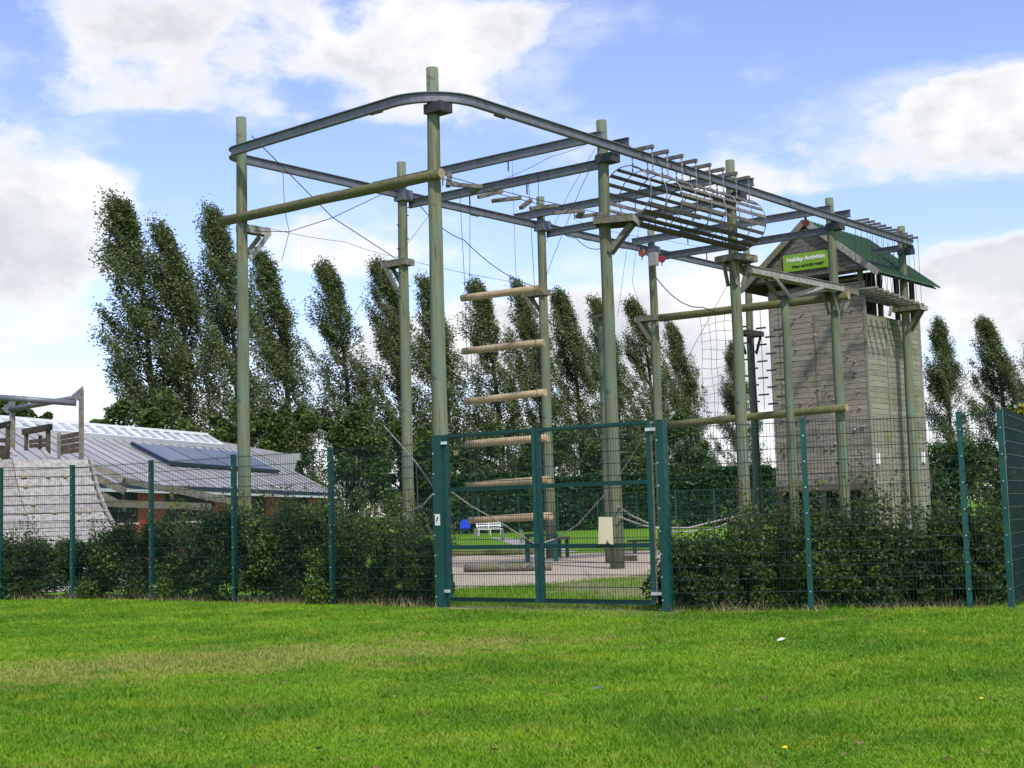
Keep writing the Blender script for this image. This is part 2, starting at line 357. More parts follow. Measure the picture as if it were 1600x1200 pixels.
def rough_turf():
    n = 90000; X = rng.uniform(-5, 8, n); Y = rng.uniform(21.5, 37, n)
    fx = np.array([p.x for p in FL+FR]); fy = np.array([p.y for p in FL+FR]); ok = Y > np.interp(X, fx, fy)+.15
    def inside(P, jx, jy):
        r = np.zeros(n, bool)
        for a, b in zip(P, P[1:]+P[:1]):
            c_ = (a.y > jy) != (b.y > jy); xi = (b.x-a.x)*(jy-a.y)/((b.y-a.y) or 1e-9)+a.x; r ^= c_ & (jx < xi)
        return r
    j = rng.normal(0, .28, (2, n))
    ok &= ~inside(gv, X+j[0], Y+j[1]*1.5)
    worn = inside([gnd(*p) for p in ((820, 926), (900, 934), (1040, 938), (1075, 915), (1075, 892), (1030, 896), (960, 903), (880, 912))], X+j[0], Y+j[1]*1.6)
    patch = np.sin(X*2.1+Y*.7)+np.sin(Y*2.9-X*1.3)+rng.normal(0, .6, n); ok &= ~(worn & (patch < .6))
    X, Y = X[ok], Y[ok]; k = len(X); h = rng.uniform(.03, .11, k); w_ = rng.uniform(.006, .012, k); a = rng.random(k)*6.28; tl_ = rng.normal(0, .5, (k, 2))*h[:, None]; z = np.zeros(k)
    V = np.stack([np.stack([X-np.cos(a)*w_, Y-np.sin(a)*w_, z], 1), np.stack([X+np.cos(a)*w_, Y+np.sin(a)*w_, z], 1), np.stack([X+tl_[:, 0], Y+tl_[:, 1], h], 1)], 1).reshape(-1, 3)
    tag(mesh_np('rough_grass', V, np.arange(3*k).reshape(k, 3), M_blade), 'rough grass between the gate and the gravel', 'grass', kind='stuff')
rough_turf()
def dry_verge():
    C = []
    for P in (FL, FR):
        for a, b in zip(P[:-1], P[1:]):
            L = (b-a).length; k = int(L*170)
            t = rng.random(k); C.append(np.stack([a.x+(b.x-a.x)*t+rng.normal(0, .05, k), a.y+(b.y-a.y)*t+rng.normal(0, .13, k)], 1))
    C = np.concatenate(C); keep = np.sin(C[:, 0]*2.3)+np.sin(C[:, 0]*5.7+1)+rng.normal(0, .9, len(C)) > -.3; C = C[keep]; n = len(C)
    h = rng.uniform(.06, .30, n)*rng.uniform(.5, 1, n); a = rng.random(n)*6.28; w_ = .007; tl_ = rng.normal(0, .5, (n, 2))*h[:, None]
    X, Y = C.T; z = np.zeros(n)
    V = np.stack([np.stack([X-np.cos(a)*w_, Y-np.sin(a)*w_, z], 1), np.stack([X+np.cos(a)*w_, Y+np.sin(a)*w_, z], 1), np.stack([X+tl_[:, 0], Y+tl_[:, 1], h], 1)], 1).reshape(-1, 3)
    tag(mesh_np('dry_grass', V, np.arange(3*n).reshape(n, 3), L_straw), 'dry straw grass left unmown along the fence foot', 'grass', kind='stuff')
dry_verge()

# ------------------------------------------------------------------ POLES of the high ropes course
NB = [(-1.75, 33.10, 12.61, 690), (2.77, 38.42, 12.69, 0), (7.26, 43.74, 12.78, 0), (11.69, 49.05, 12.63, 0), (15.75, 54.37, 12.59, 0)]
FB = [(-7.39, 37.70, 12.87, 0), (-3.32, 43.02, 12.84, 0), (1.20, 48.34, 12.82, 0), (5.67, 53.65, 12.73, 0), (10.34, 58.97, 12.87, 0)]
N = [Vector((a, b, 0)) for a, b, c, _ in NB]; F = [Vector((a, b, 0)) for a, b, c, _ in FB]
D = (N[4]-N[0]).normalized(); W = (F[2]-N[2]).normalized(); UP = Vector((0, 0, 1))
def zat(px, py, Y): return at(px, py, Y).z
def pole(base, h, label, r0=.205, r1=.15, name='timber_pole', group='tall round poles of the ropes course', steps=None):
    o = empty(name, base, label, 'pole', group)
    n = 9; P = [base+UP*(h*k/n)+Vector((random.uniform(-.015, .015), random.uniform(-.015, .015), 0)) for k in range(n+1)]
    P[0] = base - UP*.3; sh = MB().path(P, [r0+(r1-r0)*k/n for k in range(n+1)], 16).build('shaft', M_pole, o, smooth=True)
    if steps:
        z0, z1, dz = steps; k = 0; z = z0
        while z < z1:
            sgn = 1 if k % 2 else -1; r = r0+(r1-r0)*z/h; c = base+UP*z
            MB().bar(c+D*sgn*(r-.02), c+D*sgn*(r+.12), .03, .03).build('climbing_staple', M_steeld, o); z += dz; k += 1
    return o
names = ['nearest pole, rising beside the left gate post', 'thick pole behind the right gate leaf and cream board', 'pole at the far end of the slatted barrel', 'pole standing just in front of the lime banner on the tower', 'pole at the far right, in front of the narrow tower wall']
for p, q, s in zip(N, NB, names): pole(p, q[2], 'tall weathered green ' + s)
names = ['leftmost pole, rising out of the hedge before the grey roof', 'pole left of the gate with a small dark platform', 'yellowish pole touching the right ends of the log ladder rungs', 'slim pole with a grey box and red pulleys near its top', 'pole just left of the tower, with hanging ladders before it']
for i, (p, q, s) in enumerate(zip(F, FB, names)): pole(p, q[2], 'tall weathered green ' + s, .19, .145, steps=(8.5, 12.5, .38) if i == 1 else None)
pp = at(943, 560, 42.5); pp.z = 0
o = pole(pp, zat(938, 497, 42.5), 'short stepped pole topped with a small plank, half hidden behind the barrel pole', .17, .14, 'leap_pole', None, steps=(1.5, 7.2, .42))
MB().box(pp+UP*(zat(938, 497, 42.5)+.04), .62, .5, .07, W).build('top_plank', M_deck, o)
Mid = (N[2]+N[3])/2 + W*.05
mp = at(1226, 470, 46.6); mp.z = 0
mid_h = zat(1226, 462, 46.6)
pole(mp, mid_h, 'shorter slim pole under the V braced beam in front of the tower', .165, .13)

# ------------------------------------------------------------------ steel loop rail
ZL = 11.82; OFF = .34; RAD = 1.05
def loop_path():
    offs = [.36, .60, .50, .36]; rads = [.62, 1.5, .85, .62]
    c = [F[0]+W*.36-D*.36, N[0]-W*.60-D*.60, N[4]-W*.50+D*.50, F[4]+W*.36+D*.36]
    pts = []
    for i in range(4):
        RAD = rads[i]
        p, a, b = c[i], c[i-1], c[(i+1) % 4]; u = (a-p).normalized(); v = (b-p).normalized()
        s, e = p+u*RAD, p+v*RAD; cen = p+u*RAD+v*RAD
        for k in range(13):
            t = k/12*math.pi/2; pts.append(cen - v*RAD*math.cos(t) - u*RAD*math.sin(t) + UP*ZL)
    return pts
LP = loop_path()
lo = empty('overhead_rail_loop', (N[0]+UP*0), 'long grey steel rail bent into a loop round the pole tops', 'steel rail')
for nm, pr in (('top_flange', IB()[0]), ('bottom_flange', IB()[1]), ('web', IB()[2])):
    MB().sweep(LP, [pr], True).build(nm, M_steel, lo)
def splice(P, t):
    t = t.normalized(); u = Vector((t.y, -t.x, 0))
    MB().box(P+u*.012, .42, .012, .2, t).box(P-u*.012, .42, .012, .2, t).build('splice_plate', M_steel, lo)
    mb = MB()
    for s in (-1, 1):
        for a in (-.15, -.09, .09, .15):
            for b in (-.06, .06): mb.box(P+u*s*.024+t*a+UP*b, .03, .016, .03, t)
    tag(mb.build('bolts', M_steeld, lo), kind='stuff')
eN, eF = -W*OFF, W*OFF
for t in (.22, .62): splice(N[0].lerp(F[0], t*1.0)-D*OFF+UP*ZL, W)
for i, t in ((0, .3), (1, .55), (2, .5), (3, .45)): splice(N[i].lerp(N[i+1], t)+eN+UP*ZL, D)
for i, t in ((0, .16), (1, .55), (2, .45)): splice(F[i].lerp(F[i+1], t)+eF+UP*ZL, D)
for P, q, sgn in [(p, k, -1) for k, p in enumerate(N)] + [(p, k, 1) for k, p in enumerate(F)]:
    z = ZL-.14
    if sgn > 0 and q == 0: continue
    if sgn < 0: MB().box(P-W*.16+UP*(z-.13), .44, .56, .24, D).build('pole_bracket', M_steeld, lo)
    else: MB().box(P-W*.05+UP*(ZL-.08), .42, .44, .34, D).build('pole_bracket', M_steel, lo)
for i in (1, 2, 3):
    c = N[i]+D*.62+eN+UP*(ZL+.285)
    MB().sweep([c-W*.14, c+W*.5], IB(.13, .26)).build('outrigger', M_steel, lo)
# ------------------------------------------------------------------ pairs of cross beams
desc = {1: 'above the log ladder', 2: 'passing behind the slatted barrel', 3: 'reaching the tower gable'}
for i in (1, 2, 3):
    for up_ in (True, False):
        s = -1 if up_ else 1; z = ZL+.36 if up_ else ZL-.30
        a = N[i]+D*s*.24+UP*z - W*(.15 if up_ else -.02); b = F[i]+D*s*.24+UP*z + W*(1.0 if up_ else -.05)
        if i == 3 and up_: b = F[i]+D*s*.24+UP*z+W*.75
        o = empty('cross_beam', (a.x, a.y, 0), ('upper' if up_ else 'lower')+' grey steel cross beam '+desc[i], 'steel beam', 'paired steel cross beams between the pole rows')
        for nm, pr in zip(('top_flange', 'bottom_flange', 'web'), IB(.14, .27)): MB().sweep([a, b], [pr]).build(nm, M_steel, o)
        for t in ((.33, .62) if i == 1 else (.3,)):
            p = b.lerp(a, t)-UP*.14; mb = MB()
            for k in range(4): mb.box(p-UP*(.05+.075*k), .05, .014, .085, D if k % 2 else W)
            mb.build('shackle_chain', M_chain, o)

# ------------------------------------------------------------------ logs
def log(name, a, b, r, label, m=M_log, grp=None):
    o = empty(name, (a.x, a.y, 0), label, 'log', grp)
    P = [a.lerp(b, k/6)+Vector((0, 0, random.uniform(-.01, .01))) for k in range(7)]
    MB().path(P, [r*random.uniform(.96, 1.04) for _ in P], 14).build('trunk', m, o, smooth=True)
    d = (b-a).normalized()
    MB().tube(a-d*.008, a-d*.001, r*.93, r*.93, 14).build('cut_end', M_rung, o); MB().tube(b+d*.001, b+d*.008, r*.93, r*.93, 14).build('cut_end', M_rung, o)
    return o
la, lb = at(347, 346, 38.1), at(690, 271, 32.75)
log('balance_log', la, lb, .135, 'long mossy log beam fixed across the two leftmost tall poles')
log('balance_log', at(1031, 497, 53.2), at(1326, 462, 48.65), .15, 'mossy log beam crossing high in front of the tower, net hanging from it')
log('balance_log', at(1044, 664, 53.2), at(1323, 637, 48.65), .14, 'lower mossy log at fence top height running behind the fence to the tower')

# ------------------------------------------------------------------ log ladder on cables
ol = empty('log_ladder', gnd(790, 888), 'giant hanging ladder of smooth tan log rungs seen above and through the gate', 'ladder')
rungs = [((722, 466), (848, 450)), ((724, 549), (850, 535)), ((727, 628), (852, 613)), ((729, 694), (855, 684)), ((731, 759), (858, 749)), ((734, 813), (861, 806))]
ends = []
for a, b in rungs:
    A, B = at(*a, 41.6), at(*b, 39.7); ends.append((A, B))
    MB().path([A.lerp(B, k/4) for k in range(5)], [.108*random.uniform(.97, 1.03) for _ in range(5)], 14).build('rung', M_rung, ol, smooth=True)
for s in (0, 1):
    pts = [e[s] + (ends[0][1-s]-ends[0][s]).normalized()*.22 for e in ends]
    for off in (-.1, .1):
        top = pts[0]+UP*(ZL-.3-pts[0].z)+D*off*2.4
        MB().path([top]+[p+D*off for p in pts], .009, 5).build('cable', M_wire, ol)
A, B = gnd(726, 889, .1), gnd(862, 886, .1)
log('fallen_rung', A+UP*.02, B+UP*.02, .12, 'brown log lying on the gravel behind the gate', M_deck)

# ------------------------------------------------------------------ zigzag plank bridge
ob = empty('plank_bridge', N[0], 'wire bridge of short zigzag planks high between two poles', 'rope bridge')
pl = [((703, 273), (700, 291), -.25), ((706, 288), (751, 292), 0), ((751, 291), (738, 302), .2), ((747, 308), (785, 299), 0), ((769, 314), (814, 309), 0), ((814, 325), (829, 313), .2), ((828, 326), (871, 321), 0), ((864, 333), (911, 329), 0), ((911, 330), (902, 339), .2), ((906, 339), (944, 333), 0)]
for a, b, dy in pl:
    Y = 33.1+(min(a[0], b[0])-690)/255*5.2
    MB().bar(at(*a, Y-dy), at(*b, Y+dy+.25), .11, .09).build('plank', M_weather, ob)
s0 = at(692, 276, 33.0)
for off in (-.2, .2): MB().path(sag(s0+W*off*.5, at(945, 338, 38.2)+W*off, .05), .011, 5).build('wire', M_wire, ob)

# ------------------------------------------------------------------ platforms
def platform(P, z, dirv, label, size=(1.15, .8), m=M_deck, shift=.35, both=False):
    dirv = Vector(dirv).normalized(); s = UP.cross(dirv)
    o = empty('pole_platform', (P.x, P.y, 0), label, 'platform', 'timber platforms bracketed to the poles')
    c = P+dirv*shift+UP*z; L, Wd = size; nb = 6
    for k in range(nb):
        MB().box(c+dirv*(-L/2+(k+.5)*L/nb)+UP*.02, L/nb-.012, Wd, .035, dirv).build('deck_board', m, o)
    for sg in (-1, 1): MB().box(c+s*sg*(Wd/2-.03)-UP*.09, L, .05, .17, dirv).build('bearer', m, o)
    for e in (-1, 1): MB().box(c+dirv*e*(L/2+.018)-UP*.085, .036, Wd, .19, dirv).build('end_board', M_pale if e > 0 else m, o)  # outer end board paler: its sunlit face is put into the colour
    for sg in (-1, 1):
        MB().bar(c+s*sg*.19+dirv*(L/2-.1)-UP*.17, P+s*sg*.19+dirv*.12+UP*(z-.95), .05, .13).build('strut', m, o)
        if both: MB().bar(c+s*sg*.19-dirv*(L/2-.1)-UP*.17, P+s*sg*.19-dirv*.12+UP*(z-.95), .05, .13).build('strut', m, o)
    return o
platform(F[0], zat(392, 350, 37.5), D, 'small pale bracket platform on the leftmost pole under the long log', (.95, .3), M_pale, .42)
platform(F[1], zat(622, 407, 43), W, 'small dark platform on the pole left of the gate', (.95, .45), M_deck, .25)
platform(F[2], zat(836, 452, 48), W, 'small platform behind the top rung of the log ladder', (.9, .45), M_deck, .3)
platform(F[3], zat(1010, 493, 53.4), W, 'small platform left of the pole carrying red pulleys', (.9, .45), M_deck, .3)
platform(N[1], zat(955, 341, 38.2), -W*.75+D*.3, 'boxy mossy platform under the near end of the slatted barrel', (1.1, .9), M_deck, .33)
platform(N[2], zat(1150, 399, 43.5), -W*.2+D, 'boxy grey platform below the far end of the slatted barrel', (1.0, .9), M_deck, .1, True)
platform(N[3], zat(1303, 449, 48.8), D, 'wide platform on the pole before the lime banner', (1.7, .8), M_deck, .25, True)
platform(N[4], zat(1410, 480, 54.2), -W, 'platform on the far right pole at the end of the log steps', (1.1, .8), M_deck, .2)
platform(F[4], zat(1172, 518, 58.8), D, 'dark platform half way up the pole left of the tower', (1.3, .6), M_dark, 0, True)

# ------------------------------------------------------------------ slatted barrel on chains
b0 = N[1]+D*.45+eN-W*.12; b1 = N[2]-D*.15+eN-W*.12; ZB = 10.58; RB = .78
obr = empty('slatted_barrel', (b0.x, b0.y, 0), 'long slatted timber crawl barrel hung from chains between two poles', 'crawl barrel')
ax = D; lat = -W
ns = 18
for k in range(ns):
    a = 2*math.pi*(k+.5)/ns
    if k in (4, 12): continue
    rad = lat*math.cos(a)+UP*math.sin(a)*.98
    t0 = b0+UP*ZB+rad*RB; t1 = b1+UP*ZB+rad*RB
    if k in (0, 1, 17): t0 = t0+D*1.6      # opening slats start further in
    if k in (8, 9): t1 = t1-D*1.3
    dn = math.sin(a) < -.6  # bottom slats get a darker colour that paints in the underside shade
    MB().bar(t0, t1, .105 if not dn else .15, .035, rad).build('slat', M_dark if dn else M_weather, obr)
for j in range(9):
    c = b0.lerp(b1, j/8)+UP*ZB
    P = [c+(lat*math.cos(2*math.pi*k/28)+UP*math.sin(2*math.pi*k/28)*.98)*(RB+.03) for k in range(29)]
    MB().path(P, .016, 5).build('hoop', M_steel, obr)
MB().bar(b0+UP*(ZB-RB*.98-.06), b1+UP*(ZB-RB*.98-.06), .3, .06).build('keel_board', M_dark, obr)
def chain(a, b, o, m=M_chain):
    mb = MB(); L = (b-a).length; n = max(3, int(L/.075)); d = (b-a).normalized()
    for k in range(n): mb.box(a.lerp(b, (k+.5)/n), .085, .05 if k % 2 else .016, .016 if k % 2 else .05, d, (1, 0, 0))
    mb.build('chain', m, o)
nh = 8
for j in range(nh):
    c = b0.lerp(b1, (j+1.0)/(nh+.3))+UP*(ZL+.19)+W*.12
    MB().bar(c-lat*.22, c+lat*.56, .10, .10).build('hanger_timber', M_weather, obr)
    for s in (-.17, .51):
        q = c+lat*s-UP*.05; x = (s-.12)
        zz = ZB+math.sqrt(max(.05, RB**2-x*x))
        chain(q, Vector((q.x, q.y, zz)), obr)

# ------------------------------------------------------------------ V braced beam between two poles
ov = empty('braced_beam', (mp.x, mp.y, 0), 'pale timber walkway beam with V brace on a shorter pole, left of the banner', 'walkway beam')
va, vb = at(1160, 421, 44.0), at(1312, 452, 48.3)
for s in (-.14, .14): MB().bar(va+W*s, vb+W*s, .07, .2).build('beam', M_pale, ov)
nb = 22
for k in range(nb):
    c = va.lerp(vb, (k+.5)/nb)+UP*.125; MB().box(c, (vb-va).length/nb-.03, .42, .03, vb-va).build('tread', M_deck, ov)
fo = Vector((mp.x, mp.y, mid_h-.05))
for t in (.26, .76):
    for s in (-.2, .2): MB().bar(fo+W*s, va.lerp(vb, t)+W*s-UP*.08, .06, .15).build('brace', M_pale if s < 0 else M_deck, ov)

# ------------------------------------------------------------------ log steps hung on cables
og = empty('log_steps', (N[3].x, N[3].y, 0), 'row of hanging log steps on thin cables between the two rightmost poles', 'log bridge')
sa, sb = at(1352, 452, 50.4), at(1424, 478, 54.0)
nl = 10
for k in range(nl):
    t = k/(nl-1); c = sa.lerp(sb, t)
    MB().tube(c-W*-.5, c-W*.5, .07, .065, 10).build('log_step', M_deck, og, smooth=True)
    h = N[3].lerp(N[4], .25+.72*t)+eN+UP*(ZL+.19)
    MB().bar(h+W*.12, h-W*.42, .085, .075).build('hanger_timber', M_weather, og)
    for s in (.1, -.4):
        MB().path([h+W*s, c+W*(.4 if s > 0 else -.42)], .009, 4).build('cable', M_wire, og)
MB().path([sa+W*.38-UP*.08, sb+W*.38-UP*.08], .02, 5).build('wire', M_wire, og); MB().path([sa-W*.4-UP*.08, sb-W*.4-UP*.08], .02, 5).build('wire', M_wire, og)

# ------------------------------------------------------------------ cargo net and hanging ladders
l0, l1 = at(1031, 497, 53.2), at(1326, 462, 48.65)
lowl0, lowl1 = at(1044, 664, 53.2), at(1323, 637, 48.65)
onet = empty('cargo_net', (l0.x, l0.y, 0), 'thin square cargo net hanging under the high log left of the tower', 'cargo net')
mbn = MB()
def onlog(px_, a, b):
    lo_, hi_ = 0.0, 1.0
    for _ in range(30):
        t = (lo_+hi_)/2; p = a.lerp(b, t); r = ray(px_, 560); x = (r.x/r.y)*p.y
        if p.x < x: lo_ = t
        else: hi_ = t
    return a.lerp(b, t)
tops = [onlog(x, l0, l1)-UP*.1 for x in (1097, 1109.5, 1122, 1134.5, 1147)]; bots = [Vector((p.x+.12*math.sin(i*2), p.y, lowl0.lerp(lowl1, .2).z+.15)) for i, p in enumerate(tops)]
for a, b in zip(tops, bots): mbn.path([a.lerp(b, k/8)+Vector((random.uniform(-.03, .03), 0, 0)) for k in range(9)], .0075, 4)
for k in range(1, 12):
    row = [a.lerp(b, k/11.5)-UP*(.05*math.sin(j*1.3+k)) for j, (a, b) in enumerate(zip(tops, bots))]; mbn.path(row, .0075, 4)
tag(mbn.build('net_ropes', M_wire, onet), kind='stuff')
q = onlog(1190, l0, l1); o = empty('rung_ladder', (q.x, q.y, 0), 'hanging wire ladder of staggered short black rungs before the tower edge', 'rope ladder')
d = (l1-l0).normalized()
for i, x in enumerate((1161, 1176, 1191, 1205, 1219)):
    q = onlog(x, l0, l1); bz = lowl0.lerp(lowl1, .55).z+.2; z = q.z-.7-(.3 if i % 2 else 0)-.06*i
    MB().path([q-UP*.1, Vector((q.x, q.y, bz))], .011, 4).build('side_wire', M_wire, o)
    while z > bz: MB().bar(Vector((q.x, q.y, z))-d*.2, Vector((q.x, q.y, z))+d*.2, .05, .06).build('rung', M_steeld, o); z -= .62

# ------------------------------------------------------------------ pulleys and box
for px_, py_, Y, m, lab in ((1003, 396, 53.3, M_rust, 'small faded red pulley at the left end of a cross beam'), (1034, 405, 52.6, M_red, 'bright red pulley beside the grey box on the slim pole'), (1259, 348, 49.6, M_rust, 'orange red pulley hanging from the beam above the banner')):
    p = at(px_, py_, Y); o = empty('rail_pulley', p, lab, 'pulley', 'red pulleys on the cross beams')
    MB().tube(p-D*.06, p+D*.06, .13, .13, 14).build('wheel', m, o, smooth=True); MB().box(p+UP*.16, .07, .05, .26, W).build('hanger', M_steeld, o); MB().tube(p-UP*.12, p-UP*.26, .025, .02, 6).build('hook', M_steeld, o)
p = at(1021, 405, 53.2); MBo = MB().box(p, .34, .25, .52, W); o = MBo.build('junction_box', M_stone, loc=p); tag(o, 'pale grey metal box fixed high on the slim pole', 'box')
p = at(996, 346, 45); o = MB().box(p, .3, .25, .14, D).build('pulley_block', M_dark, loc=p); tag(o, 'small dark block hanging in wires left of the barrel bottom', 'block')

# ------------------------------------------------------------------ cables
def cable(pts, r, label, m=M_wire, s=0, name='steel_cable', grp='wires strung between the poles'):
    P = [at(*p) for p in pts]
    Q = []
    for a, b in zip(P[:-1], P[1:]): Q += sag(a, b, s, 10)[:-1]
    Q.append(P[-1]); o = MB().path(Q, r, 5).build(name, m, loc=P[0]); return tag(o, label, 'cable' if m is not M_rope else 'rope', grp)
cable([(393, 212, 37), (520, 340, 40), (617, 403, 42.8)], .014, 'cable slanting from the left rail corner down to a small dark platform')
cable([(398, 361, 37.4), (452, 362, 38.5), (520, 340, 40), (600, 302, 42)], .012, 'slack cable with an eye bolt left of the long log')
cable([(442, 268, 38), (445, 330, 38.3), (452, 362, 38.5), (440, 408, 38.5)], .009, 'thin wire dangling left of the long log')
cable([(415, 355, 37.6), (540, 378, 40), (625, 403, 43), (800, 440, 46)], .007, 'faint thin wire crossing from the leftmost pole to the right', s=.05)
cable([(640, 300, 43), (725, 375, 44.5), (838, 448, 48)], .015, 'dark cable sagging down to the top rung of the log ladder', s=.25)
cable([(672, 335, 38), (560, 480, 36), (480, 640, 33)], .007, 'faint wire falling left behind the nearest pole')
cable([(935, 236, 38.6), (905, 300, 40), (865, 400, 44), (850, 440, 47)], .009, 'steep wire left of the barrel pole, outer one')
cable([(930, 232, 38.6), (890, 300, 40), (850, 385, 42)], .007, 'steep wire left of the barrel pole, inner one')
cable([(858, 345, 47), (900, 372, 45), (940, 388, 40)], .013, 'short dark cable sagging under the lower cross beam left of the barrel pole', s=.15)
cable([(958, 382, 39), (996, 380, 44), (1022, 372, 53)], .011, 'short slack cable right of the barrel pole', s=.15)
cable([(1024, 432, 53.4), (1098, 480, 50), (1176, 467, 58)], .02, 'thick black cable drooping over the cargo net', s=.35)
cable([(1136, 446, 50), (1090, 530, 46), (1030, 640, 38)], .009, 'wire slanting down to the right gate post')
cable([(985, 355, 45), (975, 420, 46), (965, 495, 46)], .007, 'fine wire hanging left below the small dark block')
cable([(998, 355, 45), (988, 440, 47), (1000, 480, 49)], .007, 'fine wire hanging right below the small dark block')
cable([(900, 345, 44), (1040, 375, 48), (1160, 390, 52)], .007, 'faint long wire passing under the barrel', s=.1)
cable([(690, 280, 33), (760, 290, 35), (860, 245, 37), (938, 215, 38)], .007, 'fine safety wire above the zigzag planks', s=.05)
cable([(800, 248, 40), (803, 330, 40), (806, 430, 40.2)], .006, 'fine vertical wire hanging over the poplars')
cable([(1018, 660, 25), (988, 712, 31), (955, 762, 36), (902, 820, 38), (868, 842, 39), (838, 851, 38), (776, 813, 36), (735, 790, 34), (698, 763, 33)], .02, 'pale rope sagging low behind the gate', M_rope, 0, 'low_rope', 'low pale ropes')
cable([(966, 791, 38), (985, 805, 39.5), (1026, 824, 41), (1075, 825, 42.5), (1168, 802, 43.5)], .028, 'upper of two pale ropes dipping right of the barrel pole', M_rope, 0, 'low_rope', 'low pale ropes')
cable([(968, 808, 38), (1000, 820, 39.5), (1060, 832, 41.5), (1110, 828, 43), (1165, 806, 43.5)], .028, 'lower of two pale ropes dipping right of the barrel pole', M_rope, 0, 'low_rope', 'low pale ropes')
cable([(598, 820, 34), (660, 790, 33.2), (678, 770, 33)], .02, 'pale rope end slanting up left of the gate', M_rope, 0, 'low_rope', 'low pale ropes')
cable([(600, 665, 40), (648, 720, 36), (676, 760, 33.2)], .018, 'thin pale rope falling past the pole left of the gate', M_rope, 0, 'low_rope', 'low pale ropes')

# ------------------------------------------------------------------ TOWER
TC = Vector((13.70, 52.90, 0)); TW, TB = 4.05, 5.0
n_ = Vector((-.785, .62, 0)).normalized(); d_ = Vector((.638, .77, 0)).normalized()
ot = empty('climbing_tower', TC, 'tall grey plank climbing tower with green gabled roof', 'tower')
ZT, ZR, ZU = 10.2, 8.93, 2.15
def planks(o0, u, L, z0, z1, outn, m, cols, dz=.215, nm='plank'):
    z = z0; r = 0
    while z < z1-.02:
        h = min(dz, z1-z); cuts = cols
        for a, b in cuts:
            c = o0+u*(a+b)/2+UP*(z+h/2)+outn*(.03+random.uniform(-.004, .006))
            MB().box(c, (b-a)-.008, .05, h-random.uniform(.01, .018), u).build(nm, m, ot)
        z += h; r += 1
planks(TC, n_, TW, ZU, ZT, -d_, M_grey, [(0, 1.9), (1.9, TW)])
planks(TC, d_, TB, .3, ZR, -n_, M_grey2, [(.06, 1.75), (1.85, TB)])
MB().box(TC+n_*TW/2+d_*TB/2+UP*(ZR/2+.1), TW-.02, TB-.02, ZR-.25, n_).build('core', M_black, ot)
MB().box(TC+n_*TW/2+d_*.1+UP*(ZU+ZT)/2, TW, .06, ZT-ZU, n_).build('front_frame', M_dark, ot)
MB().box(TC+d_*1.8-n_*.05+UP*ZR/2, .1, .1, ZR, d_).build('cover_strip', M_grey2, ot)
MB().box(TC-n_*.06-d_*.02+UP*(ZU+ZT)/2, .1, .1, ZT-ZU, d_).build('corner_board', M_grey, ot)
MB().box(TC+d_*(TB+.02)-n_*.07+UP*4.6, .1, .1, 9.2, d_).build('corner_board', M_pale, ot)
for a, b in ((0.1, .1), (TW-.1, .1), (.1, 1.8), (.1, 3.4), (.1, TB-.1), (TW-.1, TB-.1), (TW-.1, 2.5)):
    MB().box(TC+n_*a+d_*b+UP*(ZR+10.9)/2, .17, .17, 10.9-ZR, n_).build('corner_post', M_dark if b > .2 else M_deck, ot)
for a in (.1, TW-.15, 2.0): MB().box(TC+n_*a-d_*.1+UP*1.0, .2, .2, 2.2, n_).build('leg_post', M_deck, ot)
MB().bar(TC-n_*.02+d_*.3+UP*(ZR+.55), TC-n_*.02+d_*TB+UP*(ZR+.55), .05, .12).build('guard_rail', M_dark, ot)
for t in (1.2, 2.5): MB().bar(TC-n_*.25+d_*(t+.6)+UP*(ZR+.05), TC-n_*.25+d_*(t+1.15)+UP*(ZR+1.0), .09, .09).build('brace', M_pale, ot)
hb = TC+n_*-.9-d_*.15; MB().poly([TC+n_*-.1-d_*.6+UP*2.1, TC+n_*(TW+.1)-d_*.6+UP*2.1, TC+n_*(TW+.1)+UP*2.3, TC+n_*-.1+UP*2.3], UP*.06).build('canopy', M_dark, ot)
# roof
PK = TC+n_*(TW/2); ZP, ZE, HS = 12.85, 10.42, TW/2+.95; g0, g1 = -.55, TB+.35
rf = MB().poly([PK+d_*g0+UP*ZP, PK-n_*HS+d_*g0+UP*ZE, PK-n_*HS+d_*g0+UP*(ZE-.06), PK+d_*g0+UP*(ZP-.07)], d_*(g1-g0)).build('roof', M_roofg, ot)
rl = MB().poly([PK+d_*g0+UP*ZP, PK+n_*HS+d_*g0+UP*ZE, PK+n_*HS+d_*g0+UP*(ZE-.06), PK+d_*g0+UP*(ZP-.07)], d_*(g1-g0)).build('roof', M_roofg, ot)
sl = (PK-n_*HS+UP*ZE)-(PK+UP*ZP)
k = g0+.2
while k < g1:
    MB().bar(PK+UP*(ZP+.012)+d_*k, PK+UP*(ZP+.012)+sl+d_*k, .045, .035, sl.cross(d_)).build('roof_rib', M_roofg, rf); k += .32
for sg, mm in ((-1, M_pale), (1, M_deck)):
    MB().bar(PK+UP*(ZP-.08)+d_*(g0-.03), PK+n_*sg*HS+UP*(ZE-.1)+d_*(g0-.03), .05, .24, (0, 0, 1)).build('barge_board', mm, rf if sg < 0 else rl)
MB().box(TC+n_*TW/2+d_*1.3+UP*(ZR+ZE+.3)/2, TW-.1, .06, ZE+.3-ZR, n_).build('shade_sheet', M_dark, ot)  # dark sheet added to stand for the deep shade under the gable
for sg in (-1, 1):
    MB().poly([PK+d_*(g0+.2)+UP*(ZP-.16), PK+n_*sg*(HS-.1)+d_*(g0+.2)+UP*(ZE-.08), PK+n_*sg*(HS-.1)+d_*(g0+.2)+UP*(ZE-.12), PK+d_*(g0+.2)+UP*(ZP-.2)], d_*(g1-g0-.4)).build('shade_lining', M_dark, ot)  # dark sheets added below the roof, underside shade put into their colour
